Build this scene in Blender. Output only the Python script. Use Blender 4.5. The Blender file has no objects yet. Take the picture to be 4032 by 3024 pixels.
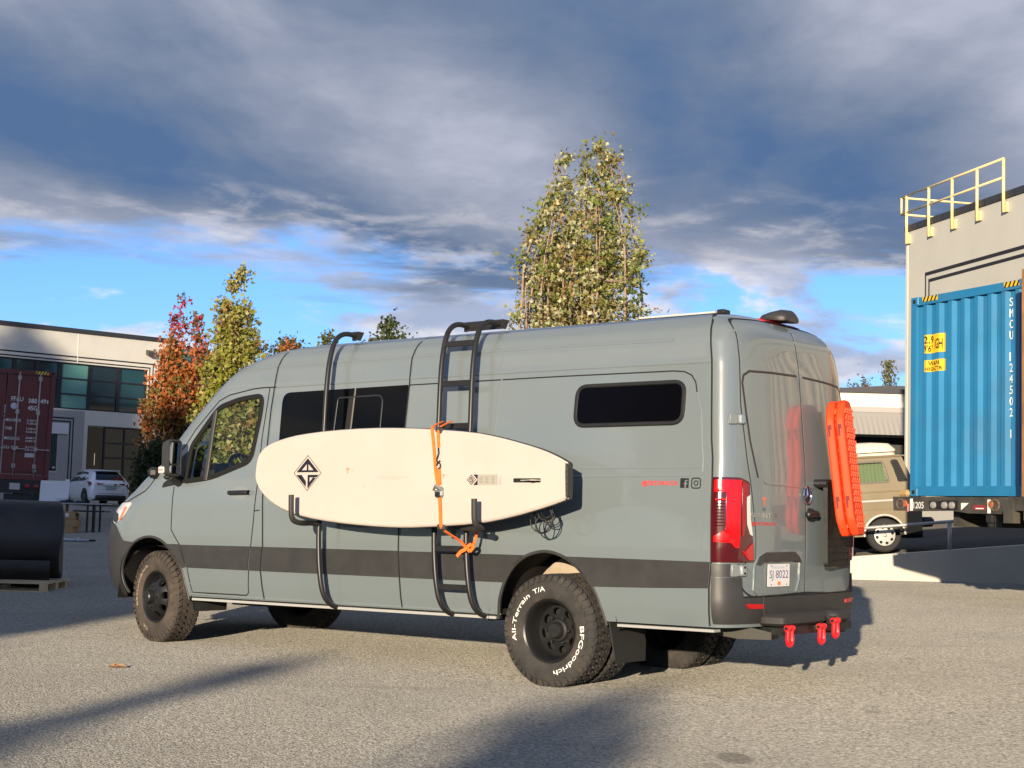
import bpy, bmesh, math, random
from math import sin, cos, pi, radians, sqrt, atan2
from mathutils import Vector, Matrix, Euler, noise
from mathutils.geometry import delaunay_2d_cdt
SC = bpy.context.scene
COL = SC.collection
R = random.Random(7)

# ------------------------------------------------------------------ camera
cd = bpy.data.cameras.new('camera'); cam = bpy.data.objects.new('camera', cd); COL.objects.link(cam)
cd.sensor_width = 36.0; cd.lens = 6047 / 4032 * 36; cd.clip_start = 0.1; cd.clip_end = 3000
PIT, ROL, CH = radians(4.669), radians(1.582), 1.260
fw = Vector((0, cos(PIT), sin(PIT))); rt = Vector((1, 0, 0)); up = Vector((0, -sin(PIT), cos(PIT)))
r2 = rt * cos(ROL) + up * sin(ROL); u2 = up * cos(ROL) - rt * sin(ROL)
cam.matrix_world = Matrix(((r2.x, u2.x, -fw.x, 0), (r2.y, u2.y, -fw.y, 0), (r2.z, u2.z, -fw.z, CH), (0, 0, 0, 1)))
SC.camera = cam

# ------------------------------------------------------------------ light
SUN_AZ, SUN_EL = radians(14.0), radians(10.0)      # direction the light travels (east of +Y) and its height
SC.view_settings.view_transform = 'Standard'; SC.view_settings.look = 'None'
SC.view_settings.exposure = 0.75; SC.view_settings.gamma = 1.0
SC.view_settings.use_curve_mapping = False
ld = bpy.data.lights.new('sun', 'SUN'); ld.energy = 4.6; ld.angle = radians(0.6); ld.color = (1.0, 0.84, 0.63)
sun = bpy.data.objects.new('sun', ld); COL.objects.link(sun)
ldir = Vector((sin(SUN_AZ) * cos(SUN_EL), cos(SUN_AZ) * cos(SUN_EL), -sin(SUN_EL)))
sun.rotation_euler = ldir.to_track_quat('-Z', 'Y').to_euler()

W = bpy.data.worlds.new('World'); SC.world = W; W.use_nodes = True
nt = W.node_tree; N = nt.nodes; LK = nt.links
for n in list(N): N.remove(n)
def nd(tree, kind, **kw):
    n = tree.nodes.new(kind)
    for k, v in kw.items():
        if k in n.inputs.keys() if isinstance(k, str) else False: n.inputs[k].default_value = v
        else: setattr(n, k, v)
    return n
def mth(tree, op, a, b=None, c=None, clamp=False):
    n = tree.nodes.new('ShaderNodeMath'); n.operation = op; n.use_clamp = clamp
    for i, v in enumerate((a, b, c)):
        if v is None: continue
        if isinstance(v, (int, float)): n.inputs[i].default_value = v
        else: tree.links.new(v, n.inputs[i])
    return n.outputs[0]
def smooth(tree, v, a, b):
    n = tree.nodes.new('ShaderNodeMapRange'); n.interpolation_type = 'SMOOTHSTEP'
    tree.links.new(v, n.inputs[0]); n.inputs[1].default_value = a; n.inputs[2].default_value = b
    return n.outputs[0]
def mixc(tree, f, a, b, mode='MIX'):
    n = tree.nodes.new('ShaderNodeMix'); n.data_type = 'RGBA'; n.blend_type = mode
    if isinstance(f, (int, float)): n.inputs[0].default_value = f
    else: tree.links.new(f, n.inputs[0])
    for i, v in ((6, a), (7, b)):
        if isinstance(v, tuple): n.inputs[i].default_value = (*v, 1) if len(v) == 3 else v
        else: tree.links.new(v, n.inputs[i])
    return n.outputs[2]
def noi(tree, vec, scale, detail=4, rough=.5, dist=0.0):
    n = tree.nodes.new('ShaderNodeTexNoise'); n.inputs['Scale'].default_value = scale
    n.inputs['Detail'].default_value = detail; n.inputs['Roughness'].default_value = rough; n.inputs['Distortion'].default_value = dist
    if vec is not None: tree.links.new(vec, n.inputs['Vector'])
    return n.outputs[0]
def mapping(tree, vec, loc=(0, 0, 0), rot=(0, 0, 0), sc=(1, 1, 1)):
    n = tree.nodes.new('ShaderNodeMapping'); tree.links.new(vec, n.inputs[0])
    n.inputs[1].default_value = loc; n.inputs[2].default_value = rot; n.inputs[3].default_value = sc
    return n.outputs[0]

sky = N.new('ShaderNodeTexSky'); sky.sky_type = 'NISHITA'; sky.sun_disc = False
sky.sun_elevation = SUN_EL; sky.sun_rotation = SUN_AZ + pi
sky.air_density = 1.0; sky.dust_density = 0.3; sky.ozone_density = 3.0
tc = N.new('ShaderNodeTexCoord'); sep = N.new('ShaderNodeSeparateXYZ'); LK.new(tc.outputs['Generated'], sep.inputs[0])
X_, Y_, Z_ = sep.outputs
zz = mth(nt, 'ADD', mth(nt, 'MAXIMUM', Z_, 0.0), 0.05)
pc = N.new('ShaderNodeCombineXYZ'); LK.new(mth(nt, 'DIVIDE', X_, zz), pc.inputs[0]); LK.new(mth(nt, 'DIVIDE', Y_, zz), pc.inputs[1])
P = pc.outputs[0]
# the cloud deck: one wide sheet whose far edge lies a few kilometres out, so it ends 8 to 10 degrees above the horizon
edge_n = noi(nt, mapping(nt, P, (3.1, 1.7, 0), (0, 0, .5), (.55, .9, 1)), 1.0, 7, .58, .3)
# the sheet stays open towards the low sun behind the camera
Zd = mth(nt, 'SUBTRACT', Z_, mth(nt, 'MULTIPLY', smooth(nt, mth(nt, 'MULTIPLY', Y_, -1.0), -.30, .5), .50))
deck = smooth(nt, mth(nt, 'ADD', Zd, mth(nt, 'MULTIPLY', mth(nt, 'SUBTRACT', edge_n, .5), .19)), .138, .172)
# cloud rolls that run away to the right, warped and billowed
px_, py_, _z = (lambda n: (LK.new(P, n.inputs[0]), n.outputs)[1])(N.new('ShaderNodeSeparateXYZ'))
warp = noi(nt, mapping(nt, P, (1.3, .6, 0), (0, 0, 0), (.55, .40, 1)), 1.0, 3, .5, .2)
soft = noi(nt, mapping(nt, P, (7.2, 3.4, 0), (0, 0, -.64), (1.3, .50, 1)), 1.0, 5, .52, .35)
fine = noi(nt, mapping(nt, P, (5, 2, 0), (0, 0, -.5), (1.9, 1.5, 1)), 2.0, 8, .62, .25)
phi = mth(nt, 'SUBTRACT', mth(nt, 'MULTIPLY', px_, .8), mth(nt, 'MULTIPLY', py_, .6))
phi = mth(nt, 'ADD', phi, mth(nt, 'MULTIPLY', mth(nt, 'SUBTRACT', warp, .5), .9))
roll = mth(nt, 'MULTIPLY_ADD', mth(nt, 'COSINE', mth(nt, 'MULTIPLY', mth(nt, 'ADD', phi, 2.2), 2 * pi / 1.35)), .5, .5)
tone = mth(nt, 'ADD', mth(nt, 'ADD', mth(nt, 'MULTIPLY', soft, .50), mth(nt, 'MULTIPLY', fine, .15)), mth(nt, 'MULTIPLY', roll, .17))
rm = N.new('ShaderNodeValToRGB'); LK.new(tone, rm.inputs[0])
rm.color_ramp.elements[0].position = .29; rm.color_ramp.elements[0].color = (.055, .102, .20, 1)
rm.color_ramp.elements[1].position = .57; rm.color_ramp.elements[1].color = (.34, .35, .42, 1)
e = rm.color_ramp.elements.new(.37); e.color = (.102, .138, .212, 1)
e = rm.color_ramp.elements.new(.46); e.color = (.180, .205, .272, 1)
# sunlit fringe where the sheet thins towards its edge
rim = mth(nt, 'MULTIPLY', smooth(nt, fine, .47, .66), mth(nt, 'SUBTRACT', 1.0, smooth(nt, mth(nt, 'ADD', Zd, mth(nt, 'MULTIPLY', mth(nt, 'SUBTRACT', edge_n, .5), .19)), .145, .215)))
deckc = mixc(nt, mth(nt, 'MULTIPLY', rim, .9), rm.outputs[0], (.36, .355, .385))
# small cumulus in the clear strip under the sheet
cum_v = mapping(nt, tc.outputs['Generated'], (6.6, 3.2, .3), (0, 0, 0), (1, 1, 2.6))
cum = noi(nt, cum_v, 7.0, 8, .58, .25)
cumm = smooth(nt, cum, .465, .57)
cumc = mixc(nt, smooth(nt, noi(nt, mapping(nt, cum_v, (0, 0, .06)), 9.0, 6, .55), .38, .62), (.25, .27, .35), (.62, .58, .56))
base = N.new('ShaderNodeMix'); base.data_type = 'RGBA'; base.blend_type = 'MULTIPLY'; base.inputs[0].default_value = 1
LK.new(sky.outputs[0], base.inputs[6]); base.inputs[7].default_value = (.066, .090, .142, 1)
c1 = mixc(nt, mth(nt, 'MULTIPLY', cumm, .9), base.outputs[2], cumc)
c2 = mixc(nt, deck, c1, deckc)
bg = N.new('ShaderNodeBackground'); LK.new(c2, bg.inputs[0]); bg.inputs[1].default_value = 1.0
wo = N.new('ShaderNodeOutputWorld'); LK.new(bg.outputs[0], wo.inputs[0])

# ------------------------------------------------------------------ materials
MATS = {}
def mat(name, col, rough=.5, metal=0.0, coat=0.0, var=0.0, vscale=3.0, bump=0.0, bscale=40.0, emit=None, spec=.5, alpha=None, dirt=0.0, drough=0.0):
    if name in MATS: return MATS[name]
    m = bpy.data.materials.new(name); m.use_nodes = True; t = m.node_tree
    b = t.nodes['Principled BSDF']
    b.inputs['Base Color'].default_value = (*col, 1); b.inputs['Roughness'].default_value = rough
    b.inputs['Metallic'].default_value = metal; b.inputs['Coat Weight'].default_value = coat
    b.inputs['Coat Roughness'].default_value = .03; b.inputs['Specular IOR Level'].default_value = spec
    b.inputs['Diffuse Roughness'].default_value = drough
    tcn = t.nodes.new('ShaderNodeTexCoord')
    if var or dirt:
        n = noi(t, tcn.outputs['Object'], vscale, 6, .6)
        c = mixc(t, smooth(t, n, .3, .7), tuple(max(0, x * (1 - var)) for x in col), tuple(min(1, x * (1 + var)) for x in col))
        if dirt:
            n2 = noi(t, mapping(t, tcn.outputs['Object'], (4, 3, 2)), vscale * .6, 7, .65)
            c = mixc(t, mth(t, 'MULTIPLY', smooth(t, n2, .45, .75), dirt), c, (.16, .12, .085))
        t.links.new(c, b.inputs['Base Color'])
        rr = t.nodes.new('ShaderNodeMapRange'); t.links.new(n, rr.inputs[0]); rr.inputs[3].default_value = rough * .85; rr.inputs[4].default_value = min(1, rough * 1.15)
        t.links.new(rr.outputs[0], b.inputs['Roughness'])
    if bump:
        bn = t.nodes.new('ShaderNodeBump'); bn.inputs['Strength'].default_value = bump; bn.inputs['Distance'].default_value = .01
        t.links.new(noi(t, tcn.outputs['Object'], bscale, 4, .6), bn.inputs['Height']); t.links.new(bn.outputs[0], b.inputs['Normal']); t.links.new(bn.outputs[0], b.inputs['Coat Normal'])
    MATS[name] = m; return m
def glass(name, tint=(.5, .6, .58), refl=.5, dark=.0):
    if name in MATS: return MATS[name]
    m = bpy.data.materials.new(name); m.use_nodes = True; t = m.node_tree
    for n in list(t.nodes): t.nodes.remove(n)
    o = t.nodes.new('ShaderNodeOutputMaterial'); tr = t.nodes.new('ShaderNodeBsdfTransparent'); gl = t.nodes.new('ShaderNodeBsdfGlossy')
    tr.inputs[0].default_value = (*tint, 1); gl.inputs['Roughness'].default_value = .02; gl.inputs[0].default_value = (1, 1, 1, 1)
    ge = t.nodes.new('ShaderNodeNewGeometry'); dt = t.nodes.new('ShaderNodeVectorMath'); dt.operation = 'DOT_PRODUCT'
    t.links.new(ge.outputs['Normal'], dt.inputs[0]); t.links.new(ge.outputs['Incoming'], dt.inputs[1])
    fr = mth(t, 'MULTIPLY_ADD', mth(t, 'POWER', mth(t, 'SUBTRACT', 1.0, mth(t, 'ABSOLUTE', dt.outputs['Value'])), 5.0), .92, .05 + dark, clamp=True)
    mx = t.nodes.new('ShaderNodeMixShader'); t.links.new(fr, mx.inputs[0])
    t.links.new(tr.outputs[0], mx.inputs[1]); t.links.new(gl.outputs[0], mx.inputs[2]); t.links.new(mx.outputs[0], o.inputs[0])
    MATS[name] = m; return m
PAINT = mat('van_paint', (.158, .186, .192), .30, 0, 1.0, .025, 1.2, .10, 1.7, spec=.5)
CHAR = mat('charcoal_plastic', (.035, .034, .033), .48, 0, 0, .12, 6, .12, 300)
BLK = mat('black_plastic', (.014, .014, .014), .45, 0, 0, .1, 8)
SEAM = mat('seam_black', (.008, .008, .008), .8)
TUBE = mat('black_powdercoat', (.016, .015, .015), .38, 0, 0, .1, 10)
CHROME = mat('chrome', (.8, .8, .8), .12, 1.0)
DARKGL = mat('dark_privacy_glass', (.0015, .0018, .0022), .05, 0, 0, spec=.14)
RUB = mat('tyre_rubber', (.034, .031, .028), .82, 0, 0, .25, 9, .3, 120, dirt=.35)
RUBF = mat('dusty_tyre_rubber', (.050, .040, .032), .85, 0, 0, .25, 9, .3, 120, dirt=.55)
RIM = mat('black_rim', (.016, .016, .016), .36, .2)
WHITE = mat('white_lettering', (.82, .8, .74), .6)
RED = mat('red_decal', (.72, .03, .03), .45)
ORANGE = mat('orange_webbing', (.95, .17, .02), .75, 0, 0, .1, 40)
TRAC = mat('orange_red_plastic', (.95, .060, .010), .6, 0, 0, .08, 5, spec=.3)
SHACK = mat('red_shackle_paint', (.78, .012, .02), .4, 0, .4)
BOARD = mat('board_cream', (.50, .44, .385), .5, 0, 0, .025, 2.2)
REDL = mat('red_lens', (.50, .002, .004), .15, 0, .4)
DREDL = mat('dark_red_lens', (.07, .004, .006), .12, 0, 1.0)
CLEARL = mat('clear_lens', (.62, .60, .56), .12, 0, 1.0)
AMBER = mat('amber_lens', (.8, .16, .02), .2, 0, 1.0)
PLATE = mat('white_plate', (.75, .73, .70), .4)

# ------------------------------------------------------------------ mesh helpers
class MB:
    def __init__(s): s.v = []; s.f = []; s.c = []
    def quad(s, a, b, c, d): i = len(s.v); s.v += [a, b, c, d]; s.f.append((i, i + 1, i + 2, i + 3))
    def box(s, lo, hi, M=None):
        x0, y0, z0 = lo; x1, y1, z1 = hi
        p = [Vector(q) for q in ((x0, y0, z0), (x1, y0, z0), (x1, y1, z0), (x0, y1, z0), (x0, y0, z1), (x1, y0, z1), (x1, y1, z1), (x0, y1, z1))]
        if M: p = [M @ q for q in p]
        i = len(s.v); s.v += p
        s.f += [(i, i + 3, i + 2, i + 1), (i + 4, i + 5, i + 6, i + 7), (i, i + 1, i + 5, i + 4), (i + 1, i + 2, i + 6, i + 5), (i + 2, i + 3, i + 7, i + 6), (i + 3, i, i + 4, i + 7)]
    def bevbox(s, lo, hi, b, M=None):
        # box with chamfered long edges: octagonal prism stack along z
        x0, y0, z0 = lo; x1, y1, z1 = hi; b = min(b, (x1 - x0) * .45, (y1 - y0) * .45, (z1 - z0) * .45)
        def ring(z, i): return [(x0 + i + b, y0 + i, z), (x1 - i - b, y0 + i, z), (x1 - i, y0 + i + b, z), (x1 - i, y1 - i - b, z), (x1 - i - b, y1 - i, z), (x0 + i + b, y1 - i, z), (x0 + i, y1 - i - b, z), (x0 + i, y0 + i + b, z)]
        s.rings([ring(z0, b * .7), ring(z0 + b, 0), ring(z1 - b, 0), ring(z1, b * .7)], True, True, M)
    def rings(s, rs, cap0=False, cap1=False, M=None, closed=True):
        i0 = len(s.v); n = len(rs[0])
        for r in rs: s.v += [M @ Vector(q) if M else Vector(q) for q in r]
        for k in range(len(rs) - 1):
            for j in range(n if closed else n - 1):
                a = i0 + k * n + j; b = i0 + k * n + (j + 1) % n
                s.f.append((a, b, b + n, a + n))
        if cap0: s.f.append(tuple(i0 + j for j in reversed(range(n))))
        if cap1: s.f.append(tuple(i0 + (len(rs) - 1) * n + j for j in range(n)))
    def tube(s, path, r, n=10, cap=True):
        path = [Vector(q) for q in path]; rs = []; prev = None
        rr = r if isinstance(r, (list, tuple)) else [r] * len(path)
        for k, q in enumerate(path):
            t = (path[min(k + 1, len(path) - 1)] - path[max(k - 1, 0)]).normalized()
            if prev is None:
                a = t.orthogonal().normalized()
            else:
                a = prev - t * prev.dot(t)
                a = a.normalized() if a.length > 1e-6 else t.orthogonal().normalized()
            prev = a; b = t.cross(a)
            rs.append([q + (a * cos(2 * pi * j / n) + b * sin(2 * pi * j / n)) * rr[k] for j in range(n)])
        s.rings(rs, cap, cap)
    def prism(s, poly, z0, z1, M=None):
        n = len(poly); i = len(s.v)
        for z in (z0, z1): s.v += [M @ Vector((x, y, z)) if M else Vector((x, y, z)) for x, y in poly]
        s.f.append(tuple(i + j for j in reversed(range(n)))); s.f.append(tuple(i + n + j for j in range(n)))
        for j in range(n): k = (j + 1) % n; s.f.append((i + j, i + k, i + n + k, i + n + j))
    def lathe(s, prof, n=48, M=None, a0=0, a1=2 * pi):
        # profile (r, h) about local Z
        full = abs(a1 - a0 - 2 * pi) < 1e-6; m = n if full else n + 1
        rs = [[(r * cos(a0 + (a1 - a0) * j / n), r * sin(a0 + (a1 - a0) * j / n), h) for j in range(m)] for r, h in prof]
        s.rings(rs, False, False, M, full)
    def build(s, name, m, parent=None, smooth=False, auto=None, kind=None):
        me = bpy.data.meshes.new(name); me.from_pydata([tuple(q) for q in s.v], [], s.f)
        if m is not None:
            for mm in (m if isinstance(m, (list, tuple)) else [m]): me.materials.append(mm)
        bm = bmesh.new(); bm.from_mesh(me)
        bmesh.ops.recalc_face_normals(bm, faces=bm.faces); bm.to_mesh(me); bm.free()
        if smooth:
            me.polygons.foreach_set('use_smooth', [True] * len(me.polygons))
            if auto: me.set_sharp_from_angle(angle=radians(auto))
        o = bpy.data.objects.new(name, me); COL.objects.link(o)
        if parent: o.parent = parent
        if kind: o['kind'] = kind
        return o
def tag(o, label=None, cat=None, group=None, kind=None):
    if label: o['label'] = label
    if cat: o['category'] = cat
    if group: o['group'] = group
    if kind: o['kind'] = kind
    return o
def thing(name, label, cat, loc=(0, 0, 0), rot=(0, 0, 0), group=None):
    o = bpy.data.objects.new(name, None); COL.objects.link(o); o.location = loc; o.rotation_euler = rot
    o.empty_display_size = .3
    return tag(o, label, cat, group)
def copy_tree(o, parent=None):
    c = o.copy(); COL.objects.link(c); c.parent = parent
    for ch in list(o.children): copy_tree(ch, c)
    return c
def rpoly(pts, r, n=5):
    # polygon with rounded corners; r scalar or list
    out = []; L = len(pts)
    for i in range(L):
        p0, p1, p2 = Vector(pts[i - 1]).to_2d(), Vector(pts[i]).to_2d(), Vector(pts[(i + 1) % L]).to_2d()
        rad = r[i] if isinstance(r, (list, tuple)) else r
        a = (p0 - p1); b = (p2 - p1); la, lb = a.length, b.length; a.normalize(); b.normalize()
        d = min(rad, la * .48, lb * .48)
        if d < 1e-4: out.append(tuple(p1)); continue
        for k in range(n + 1):
            t = k / n
            q = (p1 + a * d) * (1 - t) ** 2 + p1 * 2 * t * (1 - t) + (p1 + b * d) * t ** 2
            out.append(tuple(q))
    return out
def inside(p, poly):
    x, y = p; c = False; j = len(poly) - 1
    for i in range(len(poly)):
        xi, yi = poly[i]; xj, yj = poly[j]
        if (yi > y) != (yj > y) and x < (xj - xi) * (y - yi) / (yj - yi) + xi: c = not c
        j = i
    return c
def densify(poly, step, closed=True):
    out = []; n = len(poly)
    for i in range(n if closed else n - 1):
        a = Vector(poly[i]); b = Vector(poly[(i + 1) % n]); k = max(1, int((b - a).length / step))
        for j in range(k): out.append(tuple(a + (b - a) * j / k))
    if not closed: out.append(tuple(poly[-1]))
    return out
def cdt(poly, holes=(), step=None):
    vs = []; es = []
    for lp in [poly, *holes]:
        i = len(vs); vs += [Vector(q).to_2d() for q in lp]; n = len(lp)
        es += [(i + j, i + (j + 1) % n) for j in range(n)]
    if step:
        xs = [q[0] for q in poly]; ys = [q[1] for q in poly]
        x = min(xs) + step * .5
        while x < max(xs):
            y = min(ys) + step * .5
            while y < max(ys):
                if inside((x, y), poly) and not any(inside((x, y), h) for h in holes): vs.append(Vector((x, y)))
                y += step
            x += step
    r = delaunay_2d_cdt(vs, es, [], 0, 1e-5)
    V = [tuple(q) for q in r[0]]; F = []
    for f in r[2]:
        cx = sum(V[i][0] for i in f) / len(f); cy = sum(V[i][1] for i in f) / len(f)
        if inside((cx, cy), poly) and not any(inside((cx, cy), h) for h in holes): F.append(tuple(f))
    return V, F
def text_polys(s, size=1.0, bold=0.0, spacing=1.0):
    cu = bpy.data.curves.new('t', 'FONT'); cu.body = s; cu.size = size; cu.offset = bold; cu.space_character = spacing; cu.resolution_u = 3
    ob = bpy.data.objects.new('t', cu); COL.objects.link(ob)
    dg = bpy.context.evaluated_depsgraph_get(); me = bpy.data.meshes.new_from_object(ob.evaluated_get(dg))
    V = [(v.co.x, v.co.y) for v in me.vertices]; F = [tuple(p.vertices) for p in me.polygons]
    bpy.data.objects.remove(ob); bpy.data.curves.remove(cu); bpy.data.meshes.remove(me)
    return V, F
def text_fit(s, w, h, bold=0.0):
    # verts scaled to a box w x h from (0,0)
    V, F = text_polys(s, 1.0, bold)
    x0 = min(v[0] for v in V); x1 = max(v[0] for v in V); y0 = min(v[1] for v in V); y1 = max(v[1] for v in V)
    return [((v[0] - x0) / (x1 - x0) * w, (v[1] - y0) / max(1e-6, y1 - y0) * h) for v in V], F
def flat_text(name, s, w, h, M, m, parent, bold=0.0):
    V, F = text_fit(s, w, h, bold); b = MB(); b.v = [M @ Vector((x, y, 0)) for x, y in V]; b.f = F
    return b.build(name, m, parent)
def frame(o, x, y):
    x = Vector(x).normalized(); y = Vector(y); y = (y - x * y.dot(x)).normalized(); z = x.cross(y)
    return Matrix(((x.x, y.x, z.x, o[0]), (x.y, y.y, z.y, o[1]), (x.z, y.z, z.z, o[2]), (0, 0, 0, 1)))
def lerp(z, tab):
    if z <= tab[0][0]: return tab[0][1]
    for (a, va), (b, vb) in zip(tab, tab[1:]):
        if z <= b: return va + (vb - va) * (z - a) / (b - a)
    return tab[-1][1]

# ------------------------------------------------------------------ the camper van (local: x forward, y to its left, z up)
YAW, BP = radians(52.82), radians(0.896)
vL = Vector((-sin(YAW) * cos(BP), cos(YAW) * cos(BP), -sin(BP))); vV = Vector((cos(YAW), sin(YAW), 0)); vU = vV.cross(vL)
vO = Vector((0.333, 11.122, 0)) + vV * 1.01
van = thing('camper_van', 'tall slate grey camper van with charcoal side band and black side ladder', 'van')
van.matrix_world = Matrix(((vL.x, -vV.x, vU.x, vO.x), (vL.y, -vV.y, vU.y, vO.y), (vL.z, -vV.z, vU.z, vO.z), (0, 0, 0, 1)))
VM = van.matrix_world.copy()
HW = [(.3, .965), (.49, .98), (.6, 1.0), (.75, 1.01), (1.0, 1.01), (1.3, 1.005), (1.5, .99), (1.9, .95), (2.24, .91), (2.30, .905), (2.45, .88), (2.55, .83), (2.62, .75), (2.66, .63), (2.685, .46), (2.70, .2)]
UF = [(.45, 5.28), (.55, 5.38), (.7, 5.43), (.95, 5.45), (1.12, 5.42), (1.25, 5.36), (1.33, 5.24), (1.42, 5.08), (1.52, 4.92), (1.60, 4.76), (1.65, 4.66), (1.8, 4.50), (2.0, 4.30), (2.2, 4.08), (2.35, 3.90), (2.45, 3.76), (2.53, 3.62), (2.60, 3.45), (2.65, 3.24), (2.68, 2.95), (2.70, 2.4)]
UR = [(.45, -1.49), (1.2, -1.505), (1.6, -1.50), (2.3, -1.45), (2.5, -1.42), (2.58, -1.385), (2.63, -1.33), (2.66, -1.26), (2.685, -1.1), (2.70, -.8)]
LF = [(.5, .85), (1.3, .85), (1.55, .62), (1.7, .46), (2.4, .40), (2.6, .5), (2.7, .6)]
LRR = .25; NF = 2.6; NR = 3.6
def hw(z): return lerp(z, HW)
def h_side(u, z):
    w = hw(z); uf = lerp(z, UF); lf = lerp(z, LF); ur = lerp(z, UR)
    if u > uf - lf:
        t = min(1, (u - uf + lf) / lf); return w * (1 - t ** NF) ** (1 / NF)
    if u < ur + LRR:
        t = min(1, (ur + LRR - u) / LRR); return w * (1 - t ** NR) ** (1 / NR)
    return w
def u_rear(y, z):
    w = hw(z); return lerp(z, UR) + LRR * (1 - (max(0, 1 - (min(1, abs(y) / w)) ** NR)) ** (1 / NR))
def SP(u, z, off=0.0, side=1):
    e = .01
    y = h_side(u, z); dyu = (h_side(u + e, z) - h_side(u - e, z)) / (2 * e); dyz = (h_side(u, z + e) - h_side(u, z - e)) / (2 * e)
    dyu = max(-3, min(3, dyu)); dyz = max(-3, min(3, dyz))
    n = Vector((-dyu, 1, -dyz)).normalized()
    q = Vector((u, y, z)) + n * off
    return Vector((q.x, q.y * side, q.z))
def RP(v, z, off=0.0):
    # point on the rear face; v measured from the left edge of the body
    y = 1.01 - v; return Vector((u_rear(y, z) - off, y, z))
def patch(name, poly, m, off=.003, holes=(), step=.09, side=1, depth=.012, fn=None, smooth=True, parent=None):
    fn = fn or (lambda a, b, o: SP(a, b, o, side))
    P2 = densify(poly, step); H2 = [densify(h, step) for h in holes]
    V, F = cdt(P2, H2, step)
    b = MB(); b.v = [fn(x, y, off) for x, y in V]; b.f = [f for f in F]
    if depth:
        for lp in [P2, *H2]:
            i = len(b.v); n = len(lp)
            b.v += [fn(x, y, off) for x, y in lp] + [fn(x, y, off - depth) for x, y in lp]
            b.f += [(i + j, i + (j + 1) % n, i + n + (j + 1) % n, i + n + j) for j in range(n)]
    return b.build(name, m, parent or van, smooth, 40)
def strip(b, pts, w, off, fn=None, closed=False, step=.05, hgt=None):
    # a ribbon of width w along a (u, z) polyline laid on the surface; with hgt it gets a raised, bevelled section
    fn = fn or (lambda a, c, o: SP(a, c, o, 1))
    P2 = densify(pts, step, closed); n = len(P2); rs = []
    for k in range(n):
        a = Vector(P2[k - 1]) if (closed or k > 0) else Vector(P2[k]); c = Vector(P2[(k + 1) % n]) if (closed or k < n - 1) else Vector(P2[k])
        t = (c - a); t = t.normalized() if t.length > 1e-9 else Vector((1, 0)); nn = Vector((-t.y, t.x)); q = Vector(P2[k])
        prof = [(-.5, 0), (.5, 0)] if hgt is None else [(-.5, -.01), (-.5, hgt * .6), (-.3, hgt), (.3, hgt), (.5, hgt * .6), (.5, -.01)]
        rs.append([fn(*(q + nn * w * s), off + o) for s, o in prof])
    i0 = len(b.v); m = len(rs[0])
    for r in rs: b.v += r
    for k in range(n if closed else n - 1):
        for j in range(m - 1):
            a = i0 + k * m + j; c = i0 + ((k + 1) % n) * m + j
            b.f.append((a, a + 1, c + 1, c))
def vpoint(u, v, z): return Vector((u, 1.01 - v, z))

# --- outlines read off the vehicle, in metres
ARCH_F = [(4.73, .49), (4.785, .562), (4.811, .673), (4.777, .786), (4.697, .899), (4.586, .97), (4.437, 1.004), (4.305, .987), (4.191, .934), (4.095, .852), (4.019, .775), (3.973, .711), (3.934, .58), (3.904, .46)]
ARCH_R = [(.50, .46), (.485, .56), (.467, .64), (.425, .741), (.35, .851), (.234, .934), (.094, .968), (-.004, .963), (-.11, .932), (-.214, .87), (-.302, .789), (-.357, .726), (-.408, .628), (-.457, .46)]
DOORWIN = rpoly([(3.99, 1.49), (3.955, 1.80), (3.66, 2.135), (3.40, 2.20), (3.125, 2.222), (3.125, 2.05), (3.185, 1.66), (3.66, 1.52)], [.02, .05, .08, .1, .07, .2, .08, .1])
def _ch(p, k=2):
    for _ in range(k): p = [p[0]] + [q for a, c in zip(p, p[1:]) for q in ((a[0] * .75 + c[0] * .25, a[1] * .75 + c[1] * .25), (a[0] * .25 + c[0] * .75, a[1] * .25 + c[1] * .75))] + [p[-1]]
    return p
ARCH_F = _ch(ARCH_F); ARCH_R = _ch(ARCH_R)
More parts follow.
